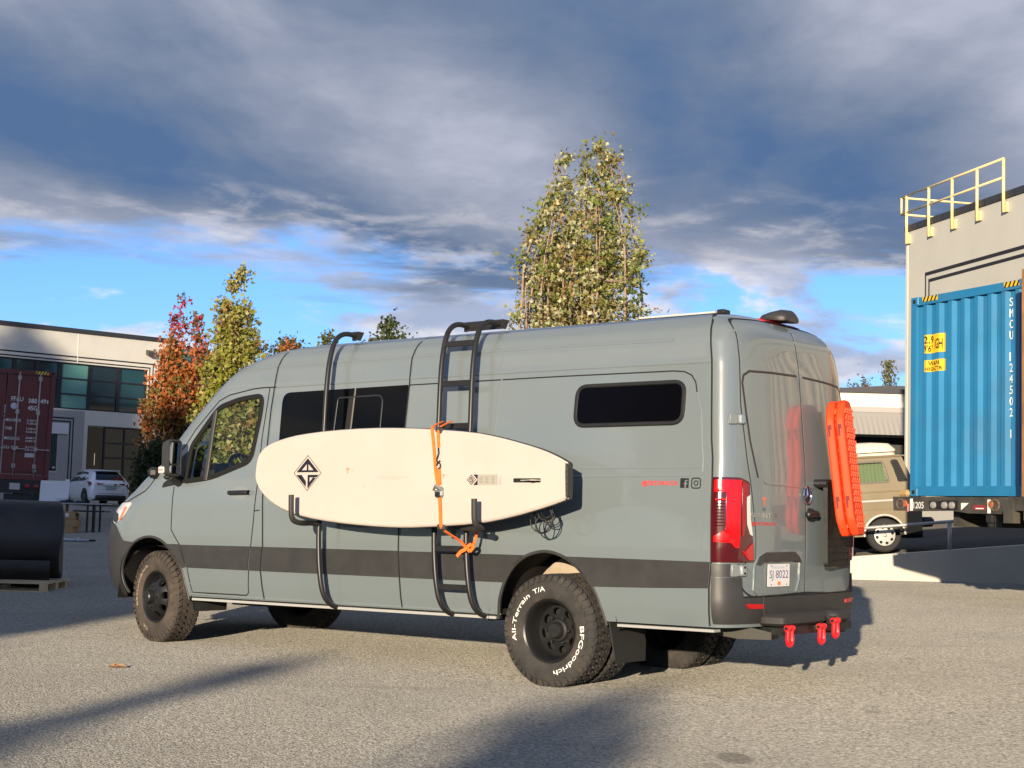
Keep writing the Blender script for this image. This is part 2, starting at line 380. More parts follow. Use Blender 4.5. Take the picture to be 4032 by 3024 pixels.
# --- body shell
def body_mesh():
    zl = []; z = .49
    while z < 2.40: zl.append(z); z += .028
    zl += [2.42, 2.45, 2.48, 2.51, 2.54, 2.565, 2.585, 2.605, 2.62, 2.635, 2.65, 2.662, 2.672, 2.681, 2.689, 2.695, 2.70]
    nr, ns, nf = 26, 150, 40
    def half(z):
        w = hw(z); ur = lerp(z, UR); uf = lerp(z, UF); lf = lerp(z, LF); pts = []
        for k in range(nr):
            a = pi / 2 * k / nr; pts.append((ur + LRR * (1 - cos(a) ** (2 / NR)), w * sin(a) ** (2 / NR)))
        u0, u1 = ur + LRR, uf - lf
        for k in range(ns): pts.append((u0 + (u1 - u0) * k / ns, w))
        for k in range(nf + 1):
            a = pi / 2 * k / nf; pts.append((u1 + lf * sin(a) ** (2 / NF), w * cos(a) ** (2 / NF)))
        return pts
    V = []; F = []
    L0 = len(half(1.0)); NP = 2 * L0 - 2
    for z in zl:
        hp = half(z); loop = [(u, y) for u, y in hp] + [(u, -y) for u, y in reversed(hp[1:-1])]
        V += [[u, y, z] for u, y in loop]
    fp = lambda a: a + [(a[-1][0], .3), (a[0][0], .3)]
    AF, AR = fp(ARCH_F), fp(ARCH_R)
    cut = [AF, AR]
    for k in range(len(zl) - 1):
        for j in range(NP):
            i = (k * NP + j, k * NP + (j + 1) % NP, (k + 1) * NP + (j + 1) % NP, (k + 1) * NP + j)
            cu = sum(V[q][0] for q in i) / 4; cz = sum(V[q][2] for q in i) / 4; cy = sum(V[q][1] for q in i) / 4
            if abs(cy) > .5 and (inside((cu, cz), AF) or inside((cu, cz), AR)): continue
            if abs(cy) > .6 and inside((cu, cz), DOORWIN): continue
            if 1.69 < cz < 2.40 and cu > lerp(cz, UF) - lerp(cz, LF) + .04 and abs(cy) < .90 * hw(cz): continue
            F.append(i)
    top = (len(zl) - 1) * NP; F.append(tuple(top + j for j in range(NP)))
    # snap the cut edges to the true outlines
    used = {}
    for f in F:
        for a, b in zip(f, f[1:] + f[:1]): used[(min(a, b), max(a, b))] = used.get((min(a, b), max(a, b)), 0) + 1
    edge = {q for e, c in used.items() if c == 1 for q in e}
    outl = [densify(ARCH_F, .01, False), densify(ARCH_R, .01, False), densify(DOORWIN, .01)]
    for q in edge:
        u, y, z = V[q]
        if abs(y) < .5 or z < .50: continue
        best = min((((u - a) ** 2 + (z - b) ** 2), a, b) for o in outl for a, b in o)
        if best[0] < .0036: V[q] = [best[1], math.copysign(h_side(best[1], best[2]), y), best[2]]
    keep = sorted({q for f in F for q in f}); mp = {q: i for i, q in enumerate(keep)}
    b = MB(); b.v = [Vector(V[q]) for q in keep]; b.f = [tuple(mp[q] for q in f) for f in F]
    return b
body = body_mesh().build('body', PAINT, van, True, 50)

# --- panel seams and pressed crease lines
b = MB()
strip(b, [(4.132, 1.448), (4.137, 1.357), (4.137, 1.065), (4.085, 1.006), (4.018, .935), (3.91, .736), (3.853, .526), (3.175, .526), (3.147, .551), (3.136, .736), (3.119, .938), (3.10, 1.126), (3.095, 1.211), (3.079, 1.452), (3.078, 1.853), (3.052, 2.286)], .011, .0012)
strip(b, [(2.975, 2.287), (3.12, 2.290), (3.258, 2.283), (3.547, 2.241), (3.668, 2.193), (3.929, 1.947), (4.03, 1.815), (4.16, 1.70)], .011, .0012)
strip(b, [(2.959, .503), (2.988, .733), (2.97, .945), (2.985, 1.198), (3.0, 1.424), (3.0, 1.785), (3.002, 2.10), (2.99, 2.29), (2.983, 2.46), (2.975, 2.58), (2.96, 2.64), (2.95, 2.66), (2.94, 2.68)], .011, .009)
strip(b, [(3.10, 1.236), (3.03, 1.243)], .009, .0012)
strip(b, [(1.434, .504), (1.445, .703), (1.463, .933), (1.464, 1.072), (1.474, 1.902), (1.471, 2.254), (1.478, 2.46), (1.475, 2.58), (1.47, 2.64), (1.465, 2.66), (1.46, 2.68)], .011, .009)
strip(b, [(1.471, 2.242), (.031, 2.243), (-.95, 2.237), (-1.04, 2.228), (-1.10, 2.200), (-1.135, 2.149), (-1.15, 2.08)], .010, .0012)
strip(b, [(-1.288, .50), (-1.296, .752), (-1.302, .821), (-1.312, .924), (-1.308, 1.497), (-1.303, 1.629), (-1.288, 1.75), (-1.253, 2.302), (-1.225, 2.47), (-1.20, 2.57), (-1.16, 2.63), (-1.11, 2.66), (-1.05, 2.68)], .012, .007)
b.build('panel_gap', SEAM, van)
b = MB()
for pl in ([(3.55, 2.462), (2.99, 2.470), (1.352, 2.474), (-.04, 2.470), (-.93, 2.458)], [(2.97, 2.290), (1.385, 2.297), (-.04, 2.297), (-1.25, 2.290)]):
    strip(b, pl, .020, .0, hgt=.005)
strip(b, [(-1.15, 2.08), (-1.19, 1.944), (-1.21, 1.717), (-1.222, 1.63), (-1.225, 1.53), (-1.205, 1.508), (.2, 1.504)], .014, 0, hgt=.003)
strip(b, [(-1.22, 1.562), (.2, 1.565)], .012, 0, hgt=.003)
strip(b, [(.552, 2.46), (.571, 2.312), (.556, 2.241), (.578, 2.15), (.586, 1.822), (.575, 1.5)], .014, 0, hgt=.003)
strip(b, [(1.94, 2.46), (1.99, 2.30), (2.0, 2.25)], .012, 0, hgt=.003)
strip(b, [(3.87, .513), (3.2, .505), (1.4, .503), (.52, .503)], .02, 0, hgt=.006)
b.build('pressed_crease', PAINT, van, True, 40)

# --- charcoal band, in its panels
patch('side_band', [(3.128, .938), (4.005, .935), (3.905, .740), (3.146, .738)], CHAR, .010, depth=.012)
patch('side_band', [(2.980, .938), (3.112, .938), (3.130, .738), (2.996, .737)], CHAR, .010, depth=.012)
patch('side_band', [(1.470, .938), (2.966, .938), (2.981, .737), (1.452, .735)], CHAR, .010, depth=.012)
ring = [q for q in ARCH_R if q[1] > .72]
patch('side_band', [(1.456, .937), (1.438, .734), (.43, .732)] + [(.43, .735), (.35, .851), (.234, .9345)], CHAR, .010, depth=.012)
patch('side_band', [(-.105, .934), (-1.30, .926), (-1.284, .752), (-.82, .739), (-.352, .73), (-.302, .789), (-.214, .87)], CHAR, .010, depth=.012)
# wheel arch lips
for nm, a in (('wheel_arch_trim', ARCH_R), ('wheel_arch_trim', ARCH_F)):
    b = MB(); strip(b, a, .022, .0, hgt=.010, step=.03); b.build(nm, CHAR, van, True, 40)
patch('band_end', [(4.012, .940), (4.20, .938), (4.10, .86), (4.02, .775), (3.975, .735), (3.925, .742)], CHAR, .010, depth=.012)
# lower sill trim strip under the panels
b = MB()
b.box((.52, .90, .458), (3.86, .985, .478)); b.build('sill_step_strip', mat('sill_alloy', (.42, .42, .40), .45, .2), van)
b = MB(); b.box((-1.32, .90, .458), (-.55, .985, .476)); b.build('sill_step_strip', MATS['sill_alloy'], van)

# --- driver's door window, quarter glass, gaskets
GASK = mat('gasket_black', (.010, .010, .010), .75, spec=.25)
b = MB(); strip(b, DOORWIN, .042, .004, closed=True, hgt=.009, step=.03); b.build('window_gasket', GASK, van, True, 40)
b = MB(); strip(b, [(3.722, 1.50), (3.690, 2.11)], .045, .004, hgt=.014); b.build('window_pillar', CHAR, van, True, 40)
CABGL = glass('cab_glass', (.80, .86, .84), .5, -.025)
qg = rpoly([(3.955, 1.512), (3.93, 1.79), (3.715, 2.07), (3.745, 1.512)], .02); sg = rpoly([(3.70, 1.527), (3.665, 2.118), (3.53, 2.17), (3.15, 2.2), (3.15, 2.05), (3.205, 1.672), (3.66, 1.535)], [.02, .04, .1, .06, .2, .06, .05])
for s_ in (1, -1):
    patch('quarter_window', qg, glass('quarter_glass', (.30, .40, .40), .5, .04), -.012, side=s_, depth=0)
    patch('door_window', sg, CABGL, -.012, side=s_, depth=0)
b = MB(); strip(b, DOORWIN, .050, .004, closed=True, hgt=.010, step=.03, fn=lambda a, c, o: SP(a, c, o, -1)); b.build('window_gasket', GASK, van, True, 40)
patch('mirror_triangle', rpoly([(4.29, 1.435), (4.275, 1.475), (4.13, 1.56), (4.06, 1.71), (3.99, 1.76), (4.005, 1.475)], .01), BLK, .006)
# windscreen
WS = glass('windscreen_glass', (.30, .36, .35), .5)
def ws_fn(y, z, o):
    n = Vector((.55, 0, .83)); w = hw(z) * .985
    t = min(1, abs(y) / w); uf = lerp(z, UF); lf = lerp(z, LF)
    return Vector((uf - lf + lf * (1 - t ** NF) ** (1 / NF), y, z)) + n * (o + .004)
patch('windscreen', rpoly([(-.87, 1.66), (.87, 1.66), (.80, 2.43), (-.80, 2.43)], .08), CABGL, .004, fn=ws_fn, depth=0)

# --- dark cab interior
b = MB()
b.box((2.72, -.86, .6), (2.75, .86, 2.3)); b.build('cab_dark_partition', mat('cab_dark', (.008, .008, .008), .9), van)  # near-black partition added behind the seats to keep the cab dark
b = MB(); b.bevbox((4.05, -.84, 1.0), (4.62, .84, 1.60), .08); b.bevbox((3.95, .1, 1.2), (4.2, .75, 1.66), .06); b.build('dashboard', mat('dash_dark', (.014, .014, .014), .6), van)
b = MB(); b.box((2.76, -.86, .55), (4.6, .86, .6)); b.build('cab_floor', MATS['cab_dark'], van)
b = MB(); b.box((2.76, -.80, 2.28), (3.5, .80, 2.32)); b.build('headliner', MATS['cab_dark'], van)
b = MB(); sw = Vector((3.80, .42, 1.60)); ax = Vector((-.75, 0, .66)); e1 = Vector((0, 1, 0)); e2 = ax.cross(e1)
pts = [sw + (e1 * cos(a) + e2 * sin(a)) * .195 for a in [2 * pi * k / 28 for k in range(29)]]
b.tube(pts, .019, 8, False)
for a in (0, pi, -pi / 2): b.tube([sw, sw + (e1 * cos(a) + e2 * sin(a)) * .19], .018, 6)
b.bevbox((-.06, -.06, -.03), (.06, .06, .03), .02, frame(sw, e1, e2)); b.build('steering_wheel', BLK, van, True, 40)
for y0 in (.42, -.42):
    b = MB(); b.bevbox((2.95, y0 - .24, .95), (3.45, y0 + .24, 1.12), .05)
    b.bevbox((2.86, y0 - .23, 1.05), (3.02, y0 + .23, 1.66), .05); b.bevbox((2.88, y0 - .13, 1.70), (2.99, y0 + .13, 1.86), .04)
    b.build('cab_seat', MATS['dash_dark'], van, True, 40)

# --- side and rear windows of the living space
sw_out = rpoly([(2.862, 1.66), (2.884, 2.235), (1.485, 2.244), (1.484, 1.60)], [.05, .09, .01, .02])
patch('side_window', sw_out, DARKGL, .004, depth=.01)
w = bpy.data.objects['side_window']
b = MB(); strip(b, rpoly([(2.25, 1.7), (2.233, 2.165), (1.74, 2.17), (1.735, 1.7)], [.01, .03, .06, .01]), .014, .006, closed=True, hgt=.006); b.build('sliding_sash', mat('sash_black', (.02, .022, .024), .3), w, True, 40)
b = MB(); strip(b, [(2.062, 1.70), (2.050, 2.24)], .016, .005, hgt=.006); b.build('glazing_bar', mat('bar_grey', (.10, .09, .08), .4), w, True)
b = MB(); strip(b, [(2.10, 1.70), (2.088, 2.16)], .05, .005); b.build('sash_edge', SEAM, w)
rw = rpoly([(-.150, 1.872), (-.152, 2.158), (-1.050, 2.158), (-1.050, 1.870)], .085, 7)
b = MB(); strip(b, rw, .030, .0, closed=True, hgt=.016, step=.03); rwf = b.build('rear_side_window', BLK, van, True, 40)
patch('pane', rw, mat('black_pane', (.002, .002, .003), .12, spec=.06), .003, depth=0, parent=rwf)

# --- door handle
b = MB(); hn = [(3.40, 1.388), (3.385, 1.402), (3.26, 1.406), (3.16, 1.403), (3.145, 1.392), (3.155, 1.378), (3.25, 1.372), (3.385, 1.371)]
strip(b, [(3.395, 1.387), (3.27, 1.390), (3.15, 1.391)], .036, .012, hgt=.03, step=.04); hnd = b.build('door_handle', BLK, van, True, 40)
patch('handle_recess', [(3.275 + .115 * cos(a), 1.392 + .055 * sin(a)) for a in [2 * pi * k / 20 for k in range(20)]], mat('van_paint_recess', (.185, .205, .20), .25, 0, 1), .0015, depth=0)
b = MB(); strip(b, [(3.20, 1.391), (3.165, 1.391)], .016, .042); b.build('lock_cover', mat('lock_grey', (.12, .12, .11), .35), hnd)

# --- mirror
M3 = MB()
hd = [(4.03, 1.56), (4.065, 1.60), (4.06, 1.80), (4.02, 1.835), (3.95, 1.835), (3.945, 1.56)]
# housing: stacked rounded outlines in the (y, z) plane, deep along x
def oval(u, y0, y1, z0, z1, r): return [Vector((u, a, c)) for a, c in rpoly([(y0, z0), (y1, z0), (y1, z1), (y0, z1)], r, 4)]
mh = MB()
mh.rings([oval(4.07, 1.11, 1.19, 1.58, 1.80, .04), oval(4.05, 1.085, 1.215, 1.545, 1.835, .05), oval(4.00, 1.07, 1.225, 1.53, 1.85, .05), oval(3.955, 1.07, 1.225, 1.53, 1.85, .05), oval(3.95, 1.082, 1.213, 1.545, 1.835, .04), oval(3.965, 1.084, 1.211, 1.547, 1.833, .04)], True, True)
mir = mh.build('side_mirror', CHAR, van, True, 40)
g = MB(); g.rings([oval(3.958, 1.092, 1.203, 1.635, 1.825, .03), oval(3.957, 1.093, 1.202, 1.636, 1.824, .03)], False, True); g.build('mirror_glass', mat('mirror', (.75, .78, .78), .02, 1.0), mir)
g = MB(); g.rings([oval(3.958, 1.092, 1.203, 1.555, 1.625, .02), oval(3.957, 1.093, 1.202, 1.556, 1.624, .02)], False, True); g.build('wide_angle_glass', MATS['mirror'], mir)
g = MB(); g.tube([(4.0, 1.16, 1.53), (4.03, 1.08, 1.50), (4.08, .99, 1.49)], [.035, .04, .05], 8); g.bevbox((3.99, 1.08, 1.50), (4.06, 1.20, 1.545), .02); g.build('mirror_arm', BLK, mir, True, 40)
g = MB(); g.bevbox((4.0, 1.215, 1.555), (4.075, 1.235, 1.612), .012); g.build('turn_signal', CLEARL, mir)
g = MB(); g.bevbox((4.003, 1.22, 1.575), (4.072, 1.238, 1.59), .006); g.build('turn_signal_cap', AMBER, mir)
# right mirror, its housing only shows past the bonnet
mh = MB(); mh.rings([[Vector((q.x, -q.y, q.z)) for q in oval(4.10, 1.12, 1.26, 1.58, 1.80, .05)], [Vector((q.x, -q.y, q.z)) for q in oval(4.0, 1.085, 1.30, 1.53, 1.85, .06)], [Vector((q.x, -q.y, q.z)) for q in oval(3.95, 1.09, 1.29, 1.54, 1.84, .05)]], True, True); mh.build('side_mirror', CHAR, van, True, 40)
g = MB(); g.bevbox((4.35, .93, 1.52), (4.45, 1.06, 1.62), .03); gl_ = g.build('ditch_light', BLK, van, True, 40)

# --- front end: headlight, bumper, bonnet seam
patch('headlight', rpoly([(5.02, 1.295), (4.72, 1.303), (4.72, 1.28), (4.79, 1.20), (4.88, 1.135), (4.98, 1.11), (5.10, 1.13), (5.19, 1.20), (5.16, 1.26)], .02), CLEARL, .006, step=.05)
hl = bpy.data.objects['headlight']
patch('amber_indicator', rpoly([(4.80, 1.265), (4.765, 1.255), (4.855, 1.145), (4.90, 1.135)], .01), AMBER, .010, depth=.004, parent=hl, step=.04)
patch('lamp_bezel', rpoly([(5.16, 1.24), (4.93, 1.20), (4.90, 1.14), (4.95, 1.115), (5.14, 1.15), (5.19, 1.20)], .01), mat('lamp_dark', (.03, .03, .03), .45, spec=.2), .009, depth=.004, parent=hl, step=.04)
# bumper: charcoal lower nose wrapped round the front
def wrap(name, outline, m, off, depth=.02, side=1): return patch(name, outline, m, off, step=.05, side=side, depth=depth)
fb = MB()
zs_ = [.44, .50, .58, .68, .78, .88, .945, 1.0, 1.06, 1.13]
def nose_ring(z, off):
    uf = lerp(z, UF) + off; lf = .85; w = hw(z) + off; u0 = 4.60; pts = []
    for k in range(61):
        a = pi * k / 60; c = cos(a); s_ = sin(a)
        pts.append(Vector((uf - lf + lf * s_ ** (2 / NF), math.copysign(abs(c) ** (2 / NF), c) * w, z)))
    return pts
arch_front = lambda z: lerp(z, [(.49, 4.73), (.56, 4.785), (.67, 4.811), (.786, 4.777), (.899, 4.697), (.97, 4.60)])
rs = []
for z in zs_:
    r_ = nose_ring(min(z, 1.0) if z < 1.0 else z, .012)
    inset = .06 if z < .47 else 0
    r_ = [Vector((max(q.x - inset, arch_front(z) + .0), q.y, z)) for q in r_]
    r_ = [Vector((q.x, q.y, max(q.z, lerp(q.x, [(4.7, .45), (4.92, .462), (5.02, .488), (5.14, .535), (5.22, .60), (5.30, .68)])))) for q in r_]
    r_ = [Vector((q.x, q.y, min(q.z, lerp(q.x, [(4.6, .945), (4.80, .957), (4.85, 1.01), (4.95, 1.09), (5.1, 1.13)])))) for q in r_]
    rs.append(r_)
fb.rings(rs, False, False, None, False)
fb2 = MB(); keepf = []
for f in fb.f:
    q = [fb.v[i] for i in f]; c = sum(q, Vector()) / 4
    lim = lerp(c.x, [(4.6, .95), (4.80, .962), (4.85, 1.01), (4.95, 1.09), (5.1, 1.2)])
    keepf.append(f)
fb.f = keepf
fb.build('front_bumper', CHAR, van, True, 50)
b = MB(); strip(b, [(5.10, 1.306), (4.82, 1.306), (4.687, 1.350), (4.53, 1.405), (4.47, 1.45), (4.42, 1.50), (4.39, 1.54)], .012, .0015); b.build('bonnet_gap', SEAM, van)

# --- rear: doors, lamps, hinges, bumper, step
RDZ0, RDZ1 = .695, 2.635
gap = MB()
rf = lambda a, c, o: RP(a, c, o)
door_l = rpoly([(.145, .82), (.175, .735), (.26, .695), (.60, .692), (1.01, .705), (1.01, 2.625), (.60, 2.622), (.30, 2.605), (.255, 2.57), (.205, 1.98), (.225, 1.60), (.255, 1.46), (.31, 1.10), (.31, .93), (.20, .92)], [.03, .05, .03, .02, .004, .004, .02, .04, .05, .05, .05, .05, .05, .02, .01])
door_r = [(2.02 - a, c) for a, c in reversed(door_l)]
for d_ in (door_l, door_r): strip(gap, d_, .013, .0015, fn=rf, closed=True)
gap.build('rear_door_gap', SEAM, van)
for d_, nm in ((door_l, 'rear_door'), (door_r, 'rear_door')):
    cx = sum(q[0] for q in d_) / len(d_); cz = 1.65
    sh = [(cx + (q[0] - cx) * .985, cz + (q[1] - cz) * .994) for q in d_]
    o = patch(nm, sh, PAINT, .004, fn=rf, step=.05, depth=.01)
    lw = MB()
    wl = rpoly([(.265, 1.62), (.22, 2.16), (.30, 2.225), (.95, 2.25)], [.02, .05, .06, .01])
    pl = [(.96, 2.25), (.60, 2.243), (.31, 2.232), (.25, 2.20), (.232, 2.15), (.243, 1.95), (.262, 1.75), (.295, 1.60), (.33, 1.50)]
    if d_ is door_r: pl = [(2.02 - a, c) for a, c in pl]
    strip(lw, pl, .016, .005, fn=rf, hgt=.002); lw.build('window_blank_gasket', mat('gasket_brown', (.035, .028, .025), .5), o, True, 40)
    cr = MB(); pl = [(.40, 1.475), (.46, 1.462), (1.0, 1.452)]
    if d_ is door_r: pl = [(2.02 - a, c) for a, c in pl]
    strip(cr, pl, .02, .004, fn=rf, hgt=.004); cr.build('pressed_line', PAINT, o, True, 40)
rdl = bpy.data.objects['rear_door']
# number plate recess: a shallow tray with a black hood above
rec = [(.275, .74), (.285, .90), (.33, .965), (.42, .99), (.82, .992), (.88, .965), (.915, .92), (.905, .80), (.86, .715), (.33, .705)]
b = MB(); strip(b, rec, .016, .006, fn=rf, closed=True, hgt=.008); b.build('plate_recess_rim', PAINT, rdl, True, 40)
b = MB()
hood_o = [(.30, .915), (.335, .968), (.42, .996), (.82, .998), (.88, .968), (.918, .925)]; hood_i = [(.315, .908), (.36, .925), (.42, .93), (.82, .932), (.87, .925), (.905, .918)]
rs = []
for (a, c), (a2, c2) in zip(hood_o, hood_i): rs.append([RP(a, c, .003), RP(a, c - .005, .022), RP(a2, c2, .030), RP(a2, c2, .004)])
b.rings(rs, True, True); b.build('plate_lamp_hood', CHAR, rdl, True, 40)
PMx = lambda v, z, o: RP(v, z, o)
po = RP(.438, .757, .016); px_ = RP(.742, .757, .016) - po; pz_ = RP(.438, .91, .016) - po
PF = frame(po, px_, pz_)
b = MB(); b.prism(rpoly([(0, 0), (.305, 0), (.305, .155), (0, .155)], .012), -.003, 0, PF); plate = b.build('licence_plate', PLATE, van)
BLUEL = mat('plate_blue', (.10, .11, .25), .5)
flat_text('plate_number', 'SJ 8022', .265, .072, PF @ Matrix.Translation((.02, .040, .0015)), BLUEL, plate)
flat_text('plate_province', 'British Columbia', .17, .017, PF @ Matrix.Translation((.06, .124, .0015)), mat('plate_pale_blue', (.35, .42, .62), .5), plate)
b = MB(); b.quad(*[PF @ Vector(q) for q in ((.135, .010, .0015), (.175, .010, .0015), (.175, .034, .0015), (.135, .034, .0015))]); b.build('plate_sticker', mat('sticker_orange', (.8, .22, .02), .5), plate)
b = MB(); b.quad(*[PF @ Vector(q) for q in ((.103, .070, .0016), (.117, .070, .0016), (.117, .080, .0016), (.103, .080, .0016))]); b.build('plate_flag', RED, plate)
for x, y in ((.045, .142), (.26, .142), (.045, .014), (.26, .014)):
    b = MB(); b.lathe([(.0, .003), (.005, .003), (.006, .001)], 8, PF @ Matrix.Translation((x, y, 0))); b.build('plate_screw', CHROME, plate)
# tail lamps: wrap the corner as one lens with inner sections
def corner_fn(a, c, o):
    # a = distance along the corner from the side seam, measured on plan
    return CPT(a, c, o)
def CPT(a, z, o):
    w = hw(z); ur = lerp(z, UR)
    # walk the rear quarter curve from the side, a in metres
    ang = pi / 2; pu, py = ur + LRR, w; acc = 0.0; target = a - (ur + LRR + 1.309 if False else (ur + LRR) * -1 - 1.25 + 0)
    target = a
    su = -1.309
    if su > ur + LRR: # seam lies on the flat side
        flat = su - (ur + LRR)
        if target <= flat: return Vector((su - target, w + o, z))
        target -= flat
    steps = 60; prev = None
    for k in range(steps + 1):
        an = pi / 2 * (1 - k / steps)
        u = ur + LRR * (1 - max(0, cos(an)) ** (2 / NR)); y = w * max(0, sin(an)) ** (2 / NR)
        if u > su + 1e-6: prev = (u, y); continue
        if prev and k:
            dl = sqrt((u - prev[0]) ** 2 + (y - prev[1]) ** 2)
            if prev[0] > su: dl *= (su - u) / max(1e-9, prev[0] - u)
            acc += dl
            if acc >= target:
                t = Vector((u - prev[0], y - prev[1], 0)).normalized(); n = Vector((t.y, -t.x, 0))
                if n.y < 0 and n.x > 0: n = -n
                q = Vector((u, y, z)) - t * (acc - target)
                if n.dot(Vector((-.7, .7, 0))) < 0: n = -n
                return q + n * o
        prev = (u, y)
    return Vector((ur - o, 0, z))
def tail(side):
    fn = lambda a, c, o: (lambda q: Vector((q.x, q.y * side, q.z)))(CPT(a, c, o))
    TW = .33
    lamp = patch('tail_light', rpoly([(.005, .925), (.005, 1.495), (.20, 1.495), (.285, 1.465), (.30, 1.20), (.345, 1.02), (.345, .925)], [.01, .01, .02, .02, .05, .05, .01]), DREDL, .012, fn=fn, step=.04, depth=.02)
    patch('red_lens', rpoly([(.018, 1.478), (.205, 1.478), (.20, 1.08), (.19, 1.02), (.16, 1.02), (.13, 1.055), (.02, 1.06), (.02, 1.10), (.09, 1.14), (.095, 1.16), (.095, 1.385), (.085, 1.395), (.018, 1.395)], .008, 3), REDL, .019, fn=fn, step=.04, depth=.006, parent=lamp)
    patch('red_lens', rpoly([(.215, 1.47), (.272, 1.45), (.272, 1.38), (.25, 1.36), (.25, 1.18), (.232, 1.10), (.22, 1.10)], .006, 3), mat('lens_mid', (.25, .004, .008), .12, 0, 1), .018, fn=fn, step=.04, depth=.005, parent=lamp)
    patch('reverse_lens', rpoly([(.262, 1.365), (.290, 1.38), (.298, 1.22), (.325, 1.10), (.30, 1.11), (.268, 1.18)], .006, 3), CLEARL, .018, fn=fn, step=.04, depth=.005, parent=lamp)
    patch('red_lens', rpoly([(.215, 1.0), (.25, 1.0), (.33, 1.06), (.335, .94), (.285, .94)], .008, 3), mat('lens_low', (.42, .004, .006), .12, 0, 1), .018, fn=fn, step=.04, depth=.005, parent=lamp)
    bb = MB()
    for k in range(9): strip(bb, [(.022, 1.17 + k * .021), (.085, 1.17 + k * .021)], .006, .015, fn=fn, hgt=.003)
    bb.build('lens_rib', mat('lens_rib_red', (.05, .003, .004), .7, spec=.05), lamp)
    bb = MB(); strip(bb, [(.03, 1.345), (.09, 1.345)], .014, .016, fn=fn, hgt=.003); bb.build('side_marker', mat('marker_red', (.6, .01, .01), .6, spec=.1), lamp)
tail(1); tail(-1)
# charcoal corner panel under the lamp and the bumper below it
cf = lambda a, c, o: CPT(a, c, o)
patch('corner_panel', [(.004, .915), (.245, .915), (.245, .828), (.004, .828)], CHAR, .010, fn=cf, step=.05, depth=.012)
rb = MB()
prof = [(.515, .0), (.53, .022), (.60, .028), (.68, .026), (.735, .02), (.82, .012)]
rs = []
for z, o in [(.505, -.02), (.515, .012), (.56, .022), (.64, .028), (.69, .026), (.735, .016), (.824, .012)]:
    r_ = []
    for k in range(64):
        a = .004 + (2.52 - .008) * 0 + k / 63 * 1.16
        r_.append(CPT(a, z, o))
    full = r_ + [Vector((q.x, -q.y, q.z)) for q in reversed(r_)]
    rs.append(full)
rb.rings(rs, False, False, None, False)
rb.f = [f for f in rb.f if not ((sum((rb.v[i].z for i in f)) / 4) > .70 and abs(sum((rb.v[i].y for i in f)) / 4) < .85)]
bump = rb.build('rear_bumper', CHAR, van, True, 50)
b = MB(); strip(b, [(.43, .71), (.432, .64), (.425, .54)], .008, .030, fn=cf); b.build('bumper_joint', mat('joint_grey', (.10, .10, .09), .5), bump)
for s_ in (1, -1):
    patch('reflector', rpoly([(.235, .648), (.425, .642), (.425, .612), (.27, .616)], .006), REDL, .033, fn=(lambda s2: (lambda a, c, o: (lambda q: Vector((q.x, q.y * s2, q.z)))(CPT(a, c, o))))(s_), step=.05, depth=.006, parent=bump)
# top ledge of the bumper
b = MB()
for k in range(40):
    v0 = .10 + 1.82 * k / 40; v1 = .10 + 1.82 * (k + 1) / 40
    b.quad(RP(v0, .70, -.01), RP(v1, .70, -.01), RP(v1, .695, .026), RP(v0, .695, .026))
b.build('bumper_ledge', CHAR, bump, True)
# hinges
for z0, z1, dv in ((1.855, 1.93, 0), (.828, .916, -.03)):
    for s_ in (1,):
        b = MB()
        q0 = RP(.16 + dv, (z0 + z1) / 2, .0)
        fr = frame(q0, RP(.22 + dv, z0, 0) - RP(.12 + dv, z0, 0), (0, 0, 1))
        if s_ < 0: fr = Matrix.Diagonal((1, -1, 1, 1)) @ fr
        b.bevbox((-.07, -(z1 - z0) / 2, -.01), (.0, (z1 - z0) / 2, .018), .008, fr); b.bevbox((.0, -(z1 - z0) / 2 + .004, .0), (.065, (z1 - z0) / 2 - .004, .024), .008, fr)
        hgo = b.build('door_hinge', mat('hinge_paint', (.19, .21, .21), .35, 0, .8), van, True, 40)
        for zz_ in (-.02, .02):
            b = MB(); b.lathe([(0, .028), (.008, .028), (.009, .022)], 10, fr @ Matrix.Translation((.042, zz_, 0))); b.build('hinge_bolt', CHROME if z0 > 1 else BLK, hgo)
        b = MB(); b.bevbox((.008, -.026, .018), (.024, .026, .027), .003, fr); b.build('hinge_slot', mat('hinge_pale', (.42, .45, .44), .4), hgo)
# high brake lamp and rear camera pod
patch('brake_light', rpoly([(.74, 2.635), (.75, 2.662), (1.27, 2.662), (1.28, 2.635)], .006), REDL, .02, fn=lambda a, c, o: RP(a, c, o), step=.05, depth=.03)
b = MB()
secs = [(-1.16, .05, .010), (-1.20, .10, .035), (-1.26, .125, .055), (-1.33, .13, .072), (-1.39, .115, .066), (-1.41, .09, .04)]
rs = []
for u, wd, hh in secs:
    zb = 2.688 if u > -1.2 else 2.688 - (abs(u) - 1.2) * .08
    rs.append([Vector((u, wd * cos(a) * (1 if sin(a) > 0 else 1.0), zb + max(-.018, hh * sin(a)))) for a in [2 * pi * k / 24 for k in range(24)]])
b.rings(rs, True, True); b.build('camera_pod', CHAR, van, True, 45)
# roof accessory behind (low solar edge)
b = MB(); b.box((-1.0, -.42, 2.70), (-.35, .42, 2.713)); so = b.build('solar_panel', mat('alloy_frame', (.62, .60, .56), .4, .3), van)
b = MB(); b.bevbox((-1.06, .30, 2.695), (-1.0, .40, 2.728), .006); b.build('panel_clamp', BLK, so)
